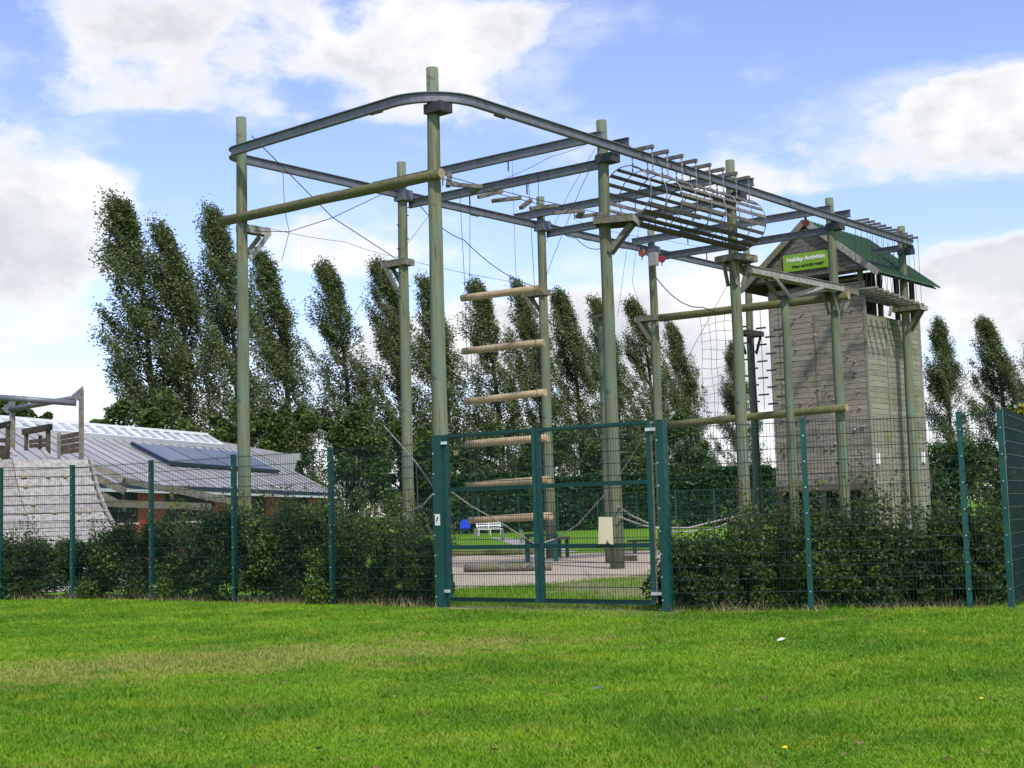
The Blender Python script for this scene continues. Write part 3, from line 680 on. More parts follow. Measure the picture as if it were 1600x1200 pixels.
# gable boards
zg0 = ZE+.18; z = zg0; gp = PK+d_*(g0+.12)
while z < ZP-.25:
    h = .2; hw = HS*(ZP-(z+h))/(ZP-ZE)-.12; hw0 = HS*(ZP-z)/(ZP-ZE)-.1
    if hw < .05: break
    MB().poly([gp-n_*hw0+UP*z, gp+n_*hw0+UP*z, gp+n_*hw+UP*(z+h-.012), gp-n_*hw+UP*(z+h-.012)], d_*(.04+random.uniform(0, .008))).build('gable_board', M_weather, ot); z += h
MB().bar(gp-n_*(HS-.3)+UP*zg0+d_*.1, gp+n_*(HS-.3)+UP*zg0+d_*.1, .08, .16).build('tie_beam', M_dark, ot)
MB().bar(TC+n_*TW+d_*.0+UP*(ZT+.32), TC-n_*.1+d_*0+UP*(ZT+.45), .14, .14).build('top_tube', M_steel, ot)
MB().bar(TC-n_*.0+d_*.1+UP*(ZT+.16), TC+n_*TW+d_*.1+UP*(ZT+.0), .06, .1).build('top_rail', M_deck, ot)
# climbing holds
for k in range(70):
    a = random.uniform(.2, TW-.2); z = random.uniform(ZU+.3, ZT-.9)
    c = TC+n_*a-d_*.085+UP*z
    MB().blob(c, random.uniform(.03, .075), .8, 6).build('climbing_hold', M_hold, ot)
MB().bar(TC+n_*2.05-d_*.075+UP*5.2, TC+n_*2.05-d_*.075+UP*9.1, .05, .02, d_).build('rust_strip', M_rust if False else M_deck, ot)
for a, z in ((.35, 3.3), (4.6, 3.4)): MB().box(TC+d_*a-n_*.12+UP*z, .16, .1, .42, d_).build('wall_lamp', M_white, ot)
# side chute at the far right foot of the tower
MB().poly([TC+d_*(TB+.1)+UP*4.8, TC+d_*(TB+.6)+UP*2.3, TC+d_*(TB+.55)+UP*2.0, TC+d_*(TB+.1)+UP*2.0], n_*1.6).build('side_ramp', M_dark, ot)
# banner with its lettering
bc = gp+UP*(ZE+.78)+n_*.06-d_*.05
bn = MB().box(bc, 1.95, .02, .68, -n_).build('banner', M_sign, ot); bn['label'] = 'lime green banner reading Holiday Activities'
def text(body, size, c, m, parent, shear=0):
    cu = bpy.data.curves.new('t', 'FONT'); cu.body = body; cu.size = size; cu.align_x = 'CENTER'; cu.align_y = 'CENTER'; cu.extrude = .003; cu.shear = shear; cu.offset = .006
    to = bpy.data.objects.new('t', cu); col.objects.link(to); bpy.context.view_layer.update()
    me = bpy.data.meshes.new_from_object(to.evaluated_get(bpy.context.evaluated_depsgraph_get())); bpy.data.objects.remove(to)
    ux = -n_; mx = Matrix((ux, UP, -d_)).transposed().to_4x4(); mx.translation = Vector(c)-wloc(parent); me.transform(mx); me.materials.clear(); me.materials.append(m)
    o = bpy.data.objects.new('lettering', me); col.objects.link(o); o.parent = parent
text('Holiday Activities', .235, bc+UP*.12-d_*.018, M_white, bn, .15); text('Please call 01922 744027', .135, bc-UP*.17-n_*.1-d_*.018, M_ink, bn, .1)

# ------------------------------------------------------------------ FENCE
FH = 2.95
def mesh_panel(a, b, h, parent, z0=.06, nm='mesh_panel', vw=.0032, hw=.005):
    mb = MB(); L = (b-a).length; d = (b-a)/L; n = int(L/.05)
    for k in range(1, n):
        p = a+d*(L*k/n); mb.path([p+UP*z0, p+UP*h], vw, 4, False)
    z = z0+.05
    nrm = Vector((d.y, -d.x, 0))
    while z < h+.01:
        for s in (-.008, .008): mb.bar(a+UP*z+nrm*s, b+UP*z+nrm*s, hw*1.5, hw*2.2)
        z += .2
    return tag(mb.build(nm, M_mesh, parent), kind='stuff')
def fpost(p, h, o, w=.075, d=None, zb=0):
    q = MB().box(p+UP*(h/2+zb), w, w, h-zb*2, d or Vector((1, 0, 0))).build('post', M_green, o)
    c = MB().box(p+UP*(h+.012+0*zb), w*1.08, w*1.08, .024, d or Vector((1, 0, 0))).build('cap', M_green, q)
    mb = MB(); z = .3; f = Vector((d.y, -d.x, 0)) if d else Vector((0, -1, 0))
    if f.y > 0: f = -f
    while z < h: mb.box(p+f*(w/2+.006)+UP*z, .018, .012, .018, d or Vector((1, 0, 0))); z += .4
    tag(mb.build('bolts', M_bolt, q), kind='stuff')
def fence(P, label, skip_first=False, skip_last=False, h=FH):
    o = empty('mesh_fence', P[0], label, 'fence')
    for i, p in enumerate(P):
        d = (P[min(i+1, len(P)-1)]-P[max(i-1, 0)]).normalized()
        if not (skip_first and i == 0) and not (skip_last and i == len(P)-1): fpost(p, h, o, .085, d)
    for a, b in zip(P[:-1], P[1:]):
        d = (b-a).normalized(); f = Vector((d.y, -d.x, 0)); f = f if f.y < 0 else -f
        mesh_panel(a+d*.045+f*.05, b-d*.045+f*.05, h, o)
    return o
fence(FL, 'green welded mesh fence left of the gate before the hedge', skip_last=True)
fence(FR, 'green welded mesh fence right of the gate up to the corner post', skip_first=True)
cr = FR[-1]
c2 = cr+Vector((1.44, 2.8, 0))*1.0; c3 = cr+Vector((1.44, 2.8, 0))*2.2
fence([cr+Vector((.03, .1, 0)), c2, c3], 'green mesh fence turning away at the far right corner', skip_first=True, h=3.0)
# ------------------------------------------------------------------ GATE
GL, GR = FL[-1], FR[0]; gd = (GR-GL).normalized(); gf = Vector((gd.y, -gd.x, 0)); gf = gf if gf.y < 0 else -gf
def gpost(p, h, label, w):
    o = empty('gate_post', p, label, 'gate post')
    MB().box(p+UP*h/2, w, .15, h, gd).build('post', M_green, o); MB().box(p+UP*(h+.012), w*1.04, .16, .024, gd).build('cap', M_green, o)
    mb = MB(); z = .2
    while z < h: mb.box(p+gf*.08-gd*w*.35+UP*z, .022, .014, .022, gd); z += .36
    tag(mb.build('bolts', M_bolt, o), kind='stuff'); return o
pl_ = gpost(GL+gd*.02, 3.02, 'broad green left gate post with a small white notice', .2)
pr_ = gpost(GR-gd*.02, 3.02, 'broad green right gate post where the fence begins', .13)
MB().box(GL+gd*.02+gf*.083+UP*1.55, .105, .012, .2, gd).build('notice', M_white, pl_)
MB().blob(GL+gd*.03+gf*.092+UP*1.58, .018, 1, 6).blob(GL+gd*.015+gf*.092+UP*1.54, .014, 1, 6).build('notice_symbol', M_ink, pl_)
gm = GL.lerp(GR, .465)
def leaf(a, b, label, hinge):
    o = empty('gate_leaf', a, label, 'gate'); L = (b-a).length; z0, z1 = .12, 3.05
    for p in (a, b): MB().box(p+UP*(z0+z1)/2, .075, .06, z1-z0, gd).build('stile', M_green, o)
    for z in (z0+.035, 1.06, 2.07, z1-.035): MB().bar(a+gd*.039+UP*z, b-gd*.039+UP*z, .05, .07).build('rail', M_green, o)
    mesh_panel(a+gd*.04+gf*.036, b-gd*.04+gf*.036, z1-.02, o, .14, 'mesh_infill')
    for z in (.3, 2.9): MB().bar(hinge+UP*z-gd*.1+gf*.05, hinge+UP*z+gd*.1+gf*.05, .04, .05).build('hinge', M_bolt, o)
    return o
g1_ = leaf(GL+gd*.19, gm-gd*.045, 'left leaf of the green mesh gate', GL+gd*.13)
g2_ = leaf(gm+gd*.045, GR-gd*.26, 'right leaf of the green mesh gate with a cream board', GR-gd*.18)
MB().tube(GR-gd*.2+UP*.15+gf*.02, GR-gd*.2+UP*2.95+gf*.02, .018, .018, 8).build('drop_rod', M_weather, g2_)
MB().box(gm+gf*.05+UP*1.2, .1, .06, .2, gd).build('latch', M_green, g1_)
bd = gm.lerp(GR, .555)+gf*.06
o = MB().poly([bd+gd*-.14+UP*1.09, bd+gd*.0+UP*1.09, bd+gd*.03+UP*1.16, bd+gd*.07+UP*1.09, bd+gd*.14+UP*1.08, bd+gd*.135+UP*1.52, bd-gd*.115+UP*1.53], gf*.012).build('notice_board', M_board, loc=bd)
tag(o, 'torn cream board fixed to the right gate leaf', 'board')
tg = GL.lerp(gm, .17)-gf*.05; o = MB().box(tg+UP*2.72, .07, .02, .09, gd).build('wooden_tag', M_rung, loc=tg); tag(o, 'little tan tag hung on the mesh at the top left of the gate', 'tag')

# ------------------------------------------------------------------ foliage
def bush(name, c, rx, ry, h, nleaf, size, lm, label, cat='bush', group=None, clumps=26, stems=True, floor=.1):
    o = empty(name, c, label, cat, group)
    cc = []; rr = []
    for k in range(clumps):
        a = random.random()*6.28; r = math.sqrt(random.random()); z = floor+(h-floor)*random.random()**.8
        f = 1-.45*max(0, (z/h-.45)/.55)
        cc.append((math.cos(a)*r*rx*f, math.sin(a)*r*ry*f, z*random.uniform(.82, 1.0))); rr.append(random.uniform(.12, .30)*min(rx*1.2, h)*.8)
    cc = np.array(cc); rr = np.array(rr)
    idx = rng.integers(0, clumps, nleaf); v = rng.normal(size=(nleaf, 3)); v /= np.linalg.norm(v, axis=1)[:, None]; v *= (rng.random(nleaf)**.45)[:, None]
    C = cc[idx]+v*rr[idx][:, None]; C[:, 2] = np.clip(C[:, 2], .03, None)
    V, Fq = leaves_np(C, size); mesh_np('foliage', V, Fq, lm, o)
    if stems:
        mb = MB()
        for k in range(10):
            b = Vector((random.uniform(-.6, .6)*rx, random.uniform(-.5, .5)*ry, -.05)); e = Vector(cc[random.randrange(clumps)])
            mb.path([b+Vector(c), b.lerp(e, .5)+Vector((0, 0, .1))+Vector(c), e+Vector(c)], [.018*h/2, .012*h/2, .005*h/2], 5)
        mb.build('stems', M_trunk, o)
    return o
def sprigs(o, c, rx, ry, z0, z1, n, lm, size=.045):
    mb = MB(); Cs = []
    for k in range(n):
        b = Vector((random.uniform(-rx, rx), random.uniform(-ry, ry), z0*.6)); t = b+Vector((random.uniform(-.25, .25), random.uniform(-.15, .15), random.uniform(z0*.5, z1-z0*.6)))
        mb.path([b+Vector(c), t+Vector(c)], [.006, .003], 4)
        for j in range(34): s = .25+.75*random.random(); q = b.lerp(t, s); Cs.append((q.x+random.gauss(0, .06), q.y+random.gauss(0, .06), q.z+random.gauss(0, .04)))
    tag(mb.build('twigs', M_trunk, o), kind='stuff'); V, Fq = leaves_np(np.array(Cs), size); tag(mesh_np('sprigs', V, Fq, lm, o), kind='stuff')
def hedge_at(px_, base_y, top_y, wpx, back, lm, label, n=26000):
    top_y += 30 if px_ > 1000 else 14
    g = gnd(px_, base_y); g += Vector((.0, back, 0)); k = g.y/FPX
    h = EYE+( (800-(px_-800)*.0288) - top_y)*k; rx = wpx*k/2
    o = bush('hedge_bush', g, rx*1.12, .6, h, n, .046, lm, label, 'bush', 'bushes of the hedge behind the fence', 90, floor=.1)
    sprigs(o, g, rx*.95, .45, h*.8, h+random.uniform(.35, .85), 34, L_hedge2 if px_ > 300 else lm)
for a in [(-50, 938, 838, 170, .8, L_hedge, 'low dark hedge bush at the left picture edge below the plank ramp'), (80, 937, 832, 190, .8, L_hedge, 'low hedge bush under the right side of the pale plank ramp'),
          (215, 938, 806, 190, .85, L_hedge, 'dark hedge bush before the timber handrails'), (345, 941, 786, 190, .9, L_hedge, 'hedge bush at the foot of the leftmost tall pole'),
          (465, 944, 778, 170, .9, L_hedge, 'tall dark hedge bush under the end of the grey roof'), (580, 946, 790, 170, .9, L_hedge2, 'lighter leafy hedge bush left of the gate post'), (655, 949, 830, 90, .75, L_hedge2, 'small bright bush pressed against the left gate post')]: hedge_at(*a)
for a in [(1118, 955, 815, 150, .75, L_hedge, 'dark bush just right of the gate'), (1215, 955, 806, 130, .9, L_hedge2, 'lighter bush below the lower log, left of a fence post'), (1330, 954, 792, 170, .9, L_hedge2, 'leafy bush at the foot of the tower'),
          (1440, 952, 800, 150, .9, L_hedge, 'dark bush below the narrow tower wall'), (1545, 951, 780, 140, 1.2, L_hedge, 'bush behind the fence corner'), (1640, 950, 770, 150, 2.2, L_hedge2, 'bush beyond the mesh fence at the right picture edge')]: hedge_at(*a)

for xa, ya, hh in ((1290, 954, 2.35), (1345, 954, 2.5), (1400, 953, 2.2), (1215, 955, 2.1)):
    g_ = gnd(xa, ya)+Vector((0, 1.0, 0)); o = empty('tall_shoots', g_, 'tall thin leafy shoots before the tower foot, %s' % {1290: 'left of the third pole', 1345: 'tallest of them', 1400: 'below the narrow tower wall', 1215: 'left of the fence post'}[xa], 'shrub', 'leafy shoots above the right hedge')
    sprigs(o, g_, .5, .4, 1.1, hh, 26, L_hedge2)
def poplar_data(seed, H=25.0, Wd=4.6, lean=2.6, nb=120, per=150, double=False, size=.125):
    r = random.Random(seed); g = np.random.default_rng(seed); tb = MB(); C = []
    def stem(t, ox): return Vector((ox*min(1, t*2.5)-lean*t**2.3*.62, 0, H*t))
    for ox, hs in (((-.0, 1.0),) if not double else ((-.7, 1.0), (1.5, .93))):
        tb.path([stem(k/10*hs, ox) for k in range(11)], [.30*(1-k/10)+.03 for k in range(11)], 7)
        for k in range(nb):
            t = (r.random()**.85)*.93*hs; a = r.random()*6.28
            L = r.uniform(2.6, 5.2)*(1.1-.55*t); te = min(t+L/H, hs*r.uniform(.97, 1.005)); L = (te-t)*H
            u = te/hs; prof = (.62+.38*min(1, u/.34)) if u < .34 else max(.10, 1-.90*((u-.34)/.66)**(1.5+.5*math.sin(seed*1.7)))
            rad = Wd/2*prof*(.25+.8*r.random()**.7)
            c0, c1 = stem(t, ox), stem(te, ox)
            p0 = c0; e = c1+Vector((math.cos(a)*rad-.2-.45*u, math.sin(a)*rad, 0)); m = p0.lerp(e, .42)+Vector((math.cos(a)*rad*.30+.15, math.sin(a)*rad*.30, -.06*L))
            tb.path([p0, m, e], [.055, .03, .01], 4, False)
            nc = 10; s = .30+.74*g.random(nc)**.8; cl = np.outer((1-s)**2, p0)+np.outer(2*s*(1-s), m)+np.outer(s**2, e)
            cl = cl+g.normal(size=(nc, 3))*.17
            n = per; ix = g.integers(0, nc, n); lg = g.normal(size=n)*.42; q_ = g.normal(size=(n, 3))*.17; q_[:, 0] -= lg*.36; q_[:, 2] += lg*.9
            C.append(cl[ix]+q_)
    C = np.concatenate(C); C = C[C[:, 2] > .8]
    V, Fq = leaves_np(C, size, .2, 1.3); return tb, V, Fq
tmpl = []
for sd_, dbl, wd, ln in ((1, True, 7.0, 2.7), (2, False, 8.2, 2.9), (3, False, 7.4, 2.7), (4, False, 7.8, 2.4), (5, False, 7.0, 2.2), (6, False, 8.6, .5)):
    tb, V, Fq = poplar_data(sd_, Wd=wd, lean=ln, double=dbl, nb=140 if not dbl else 110, per=400)
    tmpl.append((tb, V, Fq, None, None))
def poplar(kind, px_top, py_top, Y, label, lean, sx=1.0, mirror=False):
    tp = at(px_top, py_top, Y); h = tp.z; tb, V, Fq, mt, mc = tmpl[kind]; s = h/25.6
    o = empty('poplar_tree', (tp.x+lean*s*.74+.5, Y, 0), label, 'tree', 'windswept poplars behind the ropes course'); o.scale = (s*sx*1.2, s*sx*1.2, s)
    if mt is None:
        t = tb.build('trunk', M_trunk, smooth=True); c = mesh_np('crown', V, Fq, L_poplar); tmpl[kind] = (tb, V, Fq, t, c); t.parent = o; c.parent = o
    else:
        for q in (mt, mc): k = q.copy(); col.objects.link(k); k.parent = o
    o.rotation_euler.z = 0.35*math.sin(px_top*.37)
pops = [(0, 208, 306, 100, 'broad double poplar, tallest and leftmost of the row', 2.7, 1.0), (1, 318, 310, 106, 'tall poplar second from the left, behind the leftmost pole', 2.9, .85), (2, 408, 380, 118, 'poplar just right of the leftmost pole', 2.7, 1.0), (3, 508, 404, 125, 'separate poplar under the long log, sky on both sides', 2.4, 1.0),
        (4, 590, 400, 128, 'slim poplar left of the pole left of the gate', 2.2, .95), (2, 660, 420, 131, 'poplar seen between the two poles left of the gate', 2.7, .95), (3, 742, 432, 135, 'poplar behind the left ends of the ladder rungs', 2.4, 1.0), (1, 803, 434, 138, 'poplar behind the right ends of the ladder rungs', 2.9, .9),
        (4, 872, 450, 142, 'poplar right of the log ladder', 2.2, 1.0), (2, 928, 454, 146, 'poplar directly behind the barrel pole', 2.7, .95), (3, 988, 466, 150, 'poplar left of the pole with red pulleys', 2.4, 1.0), (1, 1042, 500, 154, 'last leaning poplar, below the high log', 2.9, .9),
        (5, 1140, 530, 150, 'upright bushy poplar behind the cargo net', .5, .85), (5, 1462, 492, 120, 'upright poplar just right of the tower', .5, .95), (4, 1546, 493, 125, 'upright poplar further right with sky round it', 1.2, 1.15), (5, 1622, 470, 118, 'poplar cut off by the right picture edge', .5, 1.0)]
for k, x, y, Y, lab, ln, sx in pops: poplar(k, x, y, Y, lab, ln, sx)
def under(px_, py_top, Y, wpx, lab, lm=L_under, n=15000, size=.2):
    tp = at(px_, py_top, Y); h = tp.z; rx = wpx*Y/FPX/2
    bush('broadleaf_tree', (tp.x, Y, 0), rx, rx*.8, h, n, size, lm, lab, 'tree', 'low trees below the poplars', 44, True, h*.05)
for a in [(215, 610, 92, 190, 'round dark tree at the foot of the leftmost poplar'), (330, 612, 95, 170, 'dark tree behind the skylight end'), (440, 622, 100, 170, 'dark tree right of the leftmost pole, above the roof end'), (545, 628, 105, 150, 'bushy tree above the roof corner'),
          (640, 645, 110, 130, 'dark tree behind the pole left of the gate'), (15, 612, 88, 130, 'tree behind the steel tubes at the far left'), (75, 648, 90, 70, 'small tree left of the ramp end post'), (160, 650, 90, 90, 'low tree right of the ramp end post'),
          (740, 668, 122, 150, 'low tree behind the left gate leaf top'), (850, 672, 124, 150, 'low tree behind the middle of the gate'), (960, 672, 126, 150, 'low tree behind the barrel pole foot'), (1060, 655, 128, 150, 'low tree right of the gate top'),
          (1500, 690, 100, 150, 'low tree right of the tower foot'), (1600, 640, 95, 120, 'dark tree at the right picture edge')]: under(*a)
under(1604, 628, 70, 60, 'yellow green shrub top at the right picture edge', L_yellow, 2500, .22)
# clipped conifer hedge across the back of the lawn
def back_hedge():
    i = 0
    for xa in range(-9, 36, 5):
        c = Vector((xa+2.5, 113+.12*xa, 0)); h = 4.6+random.uniform(-.3, .3)
        o = empty('clipped_hedge', c, ['conifer hedge section behind the back lawn, %s' % s for s in ('left of the gate post', 'behind the left gate leaf', 'behind the white bench', 'behind the gate middle', 'behind the barrel pole foot', 'right of the barrel pole', 'behind the right gate post', 'left of the third tall pole', 'beside the tower foot')][i], 'hedge', 'clipped hedge along the back lawn'); i += 1
        n = 12000; C = np.stack([rng.uniform(-2.7, 2.7, n), rng.uniform(-1, 1, n), h*rng.random(n)**.8], 1); C[:, 1] = np.where(rng.random(n) < .6, -1+rng.normal(0, .12, n), C[:, 1])
        C[:, 2] = np.where(C[:, 1] > -.7, h-np.abs(rng.normal(0, .25, n)), C[:, 2]); V, Fq = leaves_np(C, .22, -.8, 2.0); mesh_np('foliage', V, Fq, L_conif, o)
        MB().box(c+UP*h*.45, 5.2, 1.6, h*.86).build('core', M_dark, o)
back_hedge()
bf0, bf1 = Vector((-9, 106, 0)), Vector((34, 110, 0)); ofb = empty('back_fence', bf0, 'distant green fence in front of the clipped hedge', 'fence')
for k in range(15): MB().box(bf0.lerp(bf1, k/14)+UP*1.5, .1, .1, 3.0).build('post', M_green, ofb)
mbf = MB()
for k in range(200): p = bf0.lerp(bf1, k/199); mbf.box(p+UP*1.5, .02, .02, 2.9)
for z in np.arange(.1, 3, .4): mbf.bar(bf0+UP*float(z), bf1+UP*float(z), .02, .03)
tag(mbf.build('mesh_panel', M_mesh, ofb), kind='stuff')

# ------------------------------------------------------------------ BUILDING on the left
e0, e1 = at(60, 744, 40.5), at(525, 768, 78); e0.z = e1.z = 3.0
r0, r1 = at(-60, 658, 49.5), at(342, 689, 67); zr = (r0.z+r1.z)/2
obd = empty('low_building', (e0.x, e0.y, 0), 'long low brick building with pale zinc roof, ridge skylight and solar panel', 'building')
def roofpt(s, t):   # s along 0..1, t 0 eave .. 1 ridge
    a = e0.lerp(e1, s); b = r0.lerp(r1+(r1-r0)*.12, s); return a.lerp(b, t)
npan = 30; tt = .86
for k in range(npan):
    s0_, s1_ = k/npan, (k+1)/npan
    P = [roofpt(s0_, 0), roofpt(s1_, 0), roofpt(s1_, tt), roofpt(s0_, tt)]
    nn = (P[1]-P[0]).cross(P[3]-P[0]).normalized(); nn = nn if nn.z > 0 else -nn
    MB().poly([p-nn*.08 for p in P], nn*.08).build('roof_panel', M_roof, obd)
    MB().bar(P[0]+nn*.012, P[3]+nn*.012, .03, .03, nn).build('roof_seam', M_seam, obd)
# ridge skylight
ns_ = 20; sk = MB(); sx0, sx1 = 0.0, .83
nn = (roofpt(1, 0)-roofpt(0, 0)).cross(roofpt(0, 1)-roofpt(0, 0)).normalized(); nn = nn if nn.z > 0 else -nn
curb = MB().bar(roofpt(sx0, tt-.01)+nn*.1, roofpt(sx1, tt-.01)+nn*.1, .12, .22, nn).build('skylight_curb', M_white, obd)
for k in range(ns_):
    a, b = sx0+(sx1-sx0)*k/ns_, sx0+(sx1-sx0)*(k+1)/ns_
    P = [roofpt(a, tt)+nn*.16, roofpt(b, tt)+nn*.16, roofpt(b, 1.0)+nn*.22, roofpt(a, 1.0)+nn*.22]
    MB().poly(P, nn*.02).build('pane', M_glass, obd)
    MB().bar(P[0]+nn*.05, P[3]+nn*.05, .07, .09, nn).build('glazing_bar', M_white, obd)
MB().bar(roofpt(sx0, 1)+nn*.28, roofpt(sx1, 1)+nn*.28, .12, .12).build('ridge_cap', M_white, obd)
MB().bar(roofpt(sx1, tt)+nn*.2, roofpt(sx1, 1.0)+nn*.26, .1, .1, nn).build('glazing_bar', M_white, obd)
# solar panels
q = [(.42, .70), (.42, .40), (.86, .40), (.86, .70)]
for k in range(4):
    a, b = .42+.44*k/4+.004, .42+.44*(k+1)/4-.004
    MB().poly([roofpt(a, .38)+nn*.14, roofpt(b, .38)+nn*.14, roofpt(b, .72)+nn*.14, roofpt(a, .72)+nn*.14], nn*.05).build('solar_panel', M_solar, obd)
MB().bar(roofpt(.415, .375)+nn*.14, roofpt(.865, .375)+nn*.14, .12, .14, nn).build('panel_frame', M_navy, obd); MB().bar(roofpt(.417, .375)+nn*.14, roofpt(.417, .73)+nn*.14, .12, .14, nn).build('panel_frame', M_navy, obd)
MB().bar(e0-UP*.08, e1-UP*.08, .16, .16).build('gutter', M_navy, obd); MB().bar(e0-UP*.24, e1-UP*.24, .12, .12).build('fascia', M_white, obd)
ins = (r0-e0); ins.z = 0; ins = ins.normalized()*.7
wa, wb = e0+ins, e1+ins; wa.z = wb.z = 0
for k in range(14):
    a, b = wa.lerp(wb, k/14), wa.lerp(wb, (k+1)/14)
    MB().bar(a+UP*.8, b+UP*.8, .25, 1.6).build('brick_wall', M_brick, obd)
    if k % 3: MB().bar(a+UP*2.2, b+UP*2.2, .2, 1.2).build('window', M_black, obd); MB().bar(a+UP*1.62, b+UP*1.62, .3, .07).build('sill', M_white, obd)
    else: MB().bar(a+UP*2.2, b+UP*2.2, .25, 1.2).build('brick_wall', M_brick, obd)
back = [e1, roofpt(1, tt)]; MB().poly([e1-UP*.1, roofpt(1, tt)-UP*.1, roofpt(1, tt)*1.0-UP*(roofpt(1, tt).z), Vector((e1.x, e1.y, 0))], ins*.3).build('gable_wall', M_brick, obd)
# far wing with its flat topped end
f0, f1 = at(345, 690, 70), at(466, 712, 86)
MB().poly([f0, f1, f1+Vector((.2, -4, -1.6)), f0+Vector((.2, -4, -1.6))], UP*-.15).build('wing_roof', M_roof, obd)
MB().bar(f1+Vector((-1.6, -.5, -.1)), f1+Vector((.2, -.5, -.1)), .8, .45).build('wing_end', M_stone, obd)

# ------------------------------------------------------------------ RAMP with deck
RY = 38.0; ra = at(140, 718, RY); zt = ra.z
fw = Vector((.62, -.78, 0)).normalized(); sdv = Vector((fw.y, -fw.x, 0)); sdv = sdv if sdv.x < 0 else -sdv   # towards left
orp = empty('plank_ramp', (ra.x, ra.y, 0), 'pale curved plank climbing ramp at the left edge with deck rails on top', 'ramp')
RW = 4.6
dd = [0, .22, .45, .7, .95, 1.18, 1.4, 1.6, 1.78, 1.98, 2.2, 2.45, 2.75, 3.3]; xx = [0, .11, .25, .42, .62, .84, 1.08, 1.34, 1.62, 1.94, 2.2, 2.45, 2.7, 2.95]
Q = [(x, zt-d*zt/3.3) for d, x in zip(dd, xx)]
for (x0, z0), (x1, z1) in zip(Q[:-1], Q[1:]):
    for c0, c1 in ((0, 2.1), (2.12, RW)):
        a = Vector((ra.x, ra.y, 0))+fw*x0+UP*(z0-.012); b = Vector((ra.x, ra.y, 0))+fw*x1+UP*(z1+.010)
        nrm = (b-a).cross(sdv).normalized()
        MB().poly([a+sdv*c0, a+sdv*c1, b+sdv*c1, b+sdv*c0], nrm*.04*(1 if nrm.dot(fw) < 0 else -1)).build('plank', M_pale, orp)
bk = MB(); base_ = Vector((ra.x, ra.y, 0))
for (x0, z0), (x1, z1) in zip(Q[:-1], Q[1:]): bk.v += [tuple(base_+fw*(x-.09)+UP*(z-.06)+sdv*c) for x, z in ((x0, z0), (x1, z1)) for c in (.05, RW-.05)]; k_ = len(bk.v)-4; bk.f.append((k_, k_+1, k_+3, k_+2))
bk.build('backing', M_dark, orp)
edge = [base_+fw*(x+.05)+UP*(z+.02)-sdv*.03 for x, z in Q]; MB().path(edge, .055, 6).build('edge_strip', M_pale, orp)
MB().poly([Vector((ra.x, ra.y, 0))+fw*x+UP*z-sdv*.0 for x, z in Q]+[Vector((ra.x, ra.y, 0))], sdv*.05).build('side_wall', M_dark, orp)
for k in range(9):
    MB().box(Vector((ra.x, ra.y, 0))+sdv*RW/2-fw*(.12+k*.23)+UP*(zt-.02), RW, .215, .04, sdv).build('deck_board', M_pale, orp)
for k in range(10):
    t = random.random(); i_ = random.randrange(2, 9); x, z = Q[i_]; MB().blob(Vector((ra.x, ra.y, 0))+fw*(x+.05)+UP*z+sdv*random.uniform(.3, 2.2), .07, .8, 6).build('climbing_hold', M_rung, orp)
atr = lambda x, y, Y: at(x, y, Y+2.0)
def wpost(px_, py0, py1, Y, w, m=M_dark, nm='post', par=None):
    a, b = atr(px_, py0, Y), atr(px_, py1, Y); a.x = b.x; MB().box((a+b)/2, w, w, abs(a.z-b.z), (1, .3, 0)).build(nm, m, par or orp)
wpost(127, 608, 719, 36.2, .14, M_deck); wpost(19, 618, 702, 38.5, .16, M_deck); wpost(12, 660, 714, 36.3, .12, M_dark); wpost(41, 676, 704, 37.5, .11, M_dark); wpost(75, 668, 710, 36.6, .13, M_dark); wpost(92, 676, 717, 36.1, .1, M_deck); wpost(63, 680, 702, 38.4, .1, M_dark)
MB().bar(atr(37, 675, 37.6), atr(79, 667, 36.5), .12, .17).build('rail', M_dark, orp); MB().bar(atr(-10, 668, 36.6), atr(15, 662, 36.2), .1, .15).build('rail', M_dark, orp); MB().bar(atr(-10, 688, 36.6), atr(12, 688, 36.3), .1, .12).build('rail', M_dark, orp); MB().bar(atr(-12, 705, 36.5), atr(13, 707, 36.2), .12, .36).build('rail', M_dark, orp)
for j, (ya, yb) in enumerate(((684, 677.5), (692, 686), (700, 695), (707, 703))): MB().bar(atr(93, ya, 36.3), atr(125, yb, 36.3), .05, .125).build('guard_board', M_dark, orp)
for ya in (690, 697): MB().bar(atr(46, ya, 38), atr(74, ya-2, 38), .05, .11).build('guard_board', M_dark, orp)
MB().bar(atr(67, 702, 36.5), atr(77, 715, 35.9), .12, .05).build('kick_board', M_pale, orp); MB().bar(atr(15, 700, 36.5), atr(23, 712, 35.9), .12, .05).build('kick_board', M_pale, orp)
ptube = empty('steel_tube_frame', atr(127, 612, 36.2), 'two crossing grey steel tubes on plates above the ramp deck', 'tube frame')
MB().tube(atr(-30, 619, 35.6), atr(119, 630, 36.1), .085, .085, 12).build('tube', M_steel, ptube, smooth=True); MB().tube(atr(9, 641, 38.6), atr(120, 621, 36.5), .08, .08, 12).build('tube', M_steel, ptube, smooth=True)
for c, Y in (((122, 617), 36.15), ((13, 637), 38.4)):
    p = atr(*c, Y); MB().poly([p+Vector((.13, 0, .25)), p+Vector((.13, 0, -.14)), p+Vector((-.05, 0, -.16)), p+Vector((-.2, 0, -.02))], (0, .04, 0)).build('plate', M_steel, ptube)
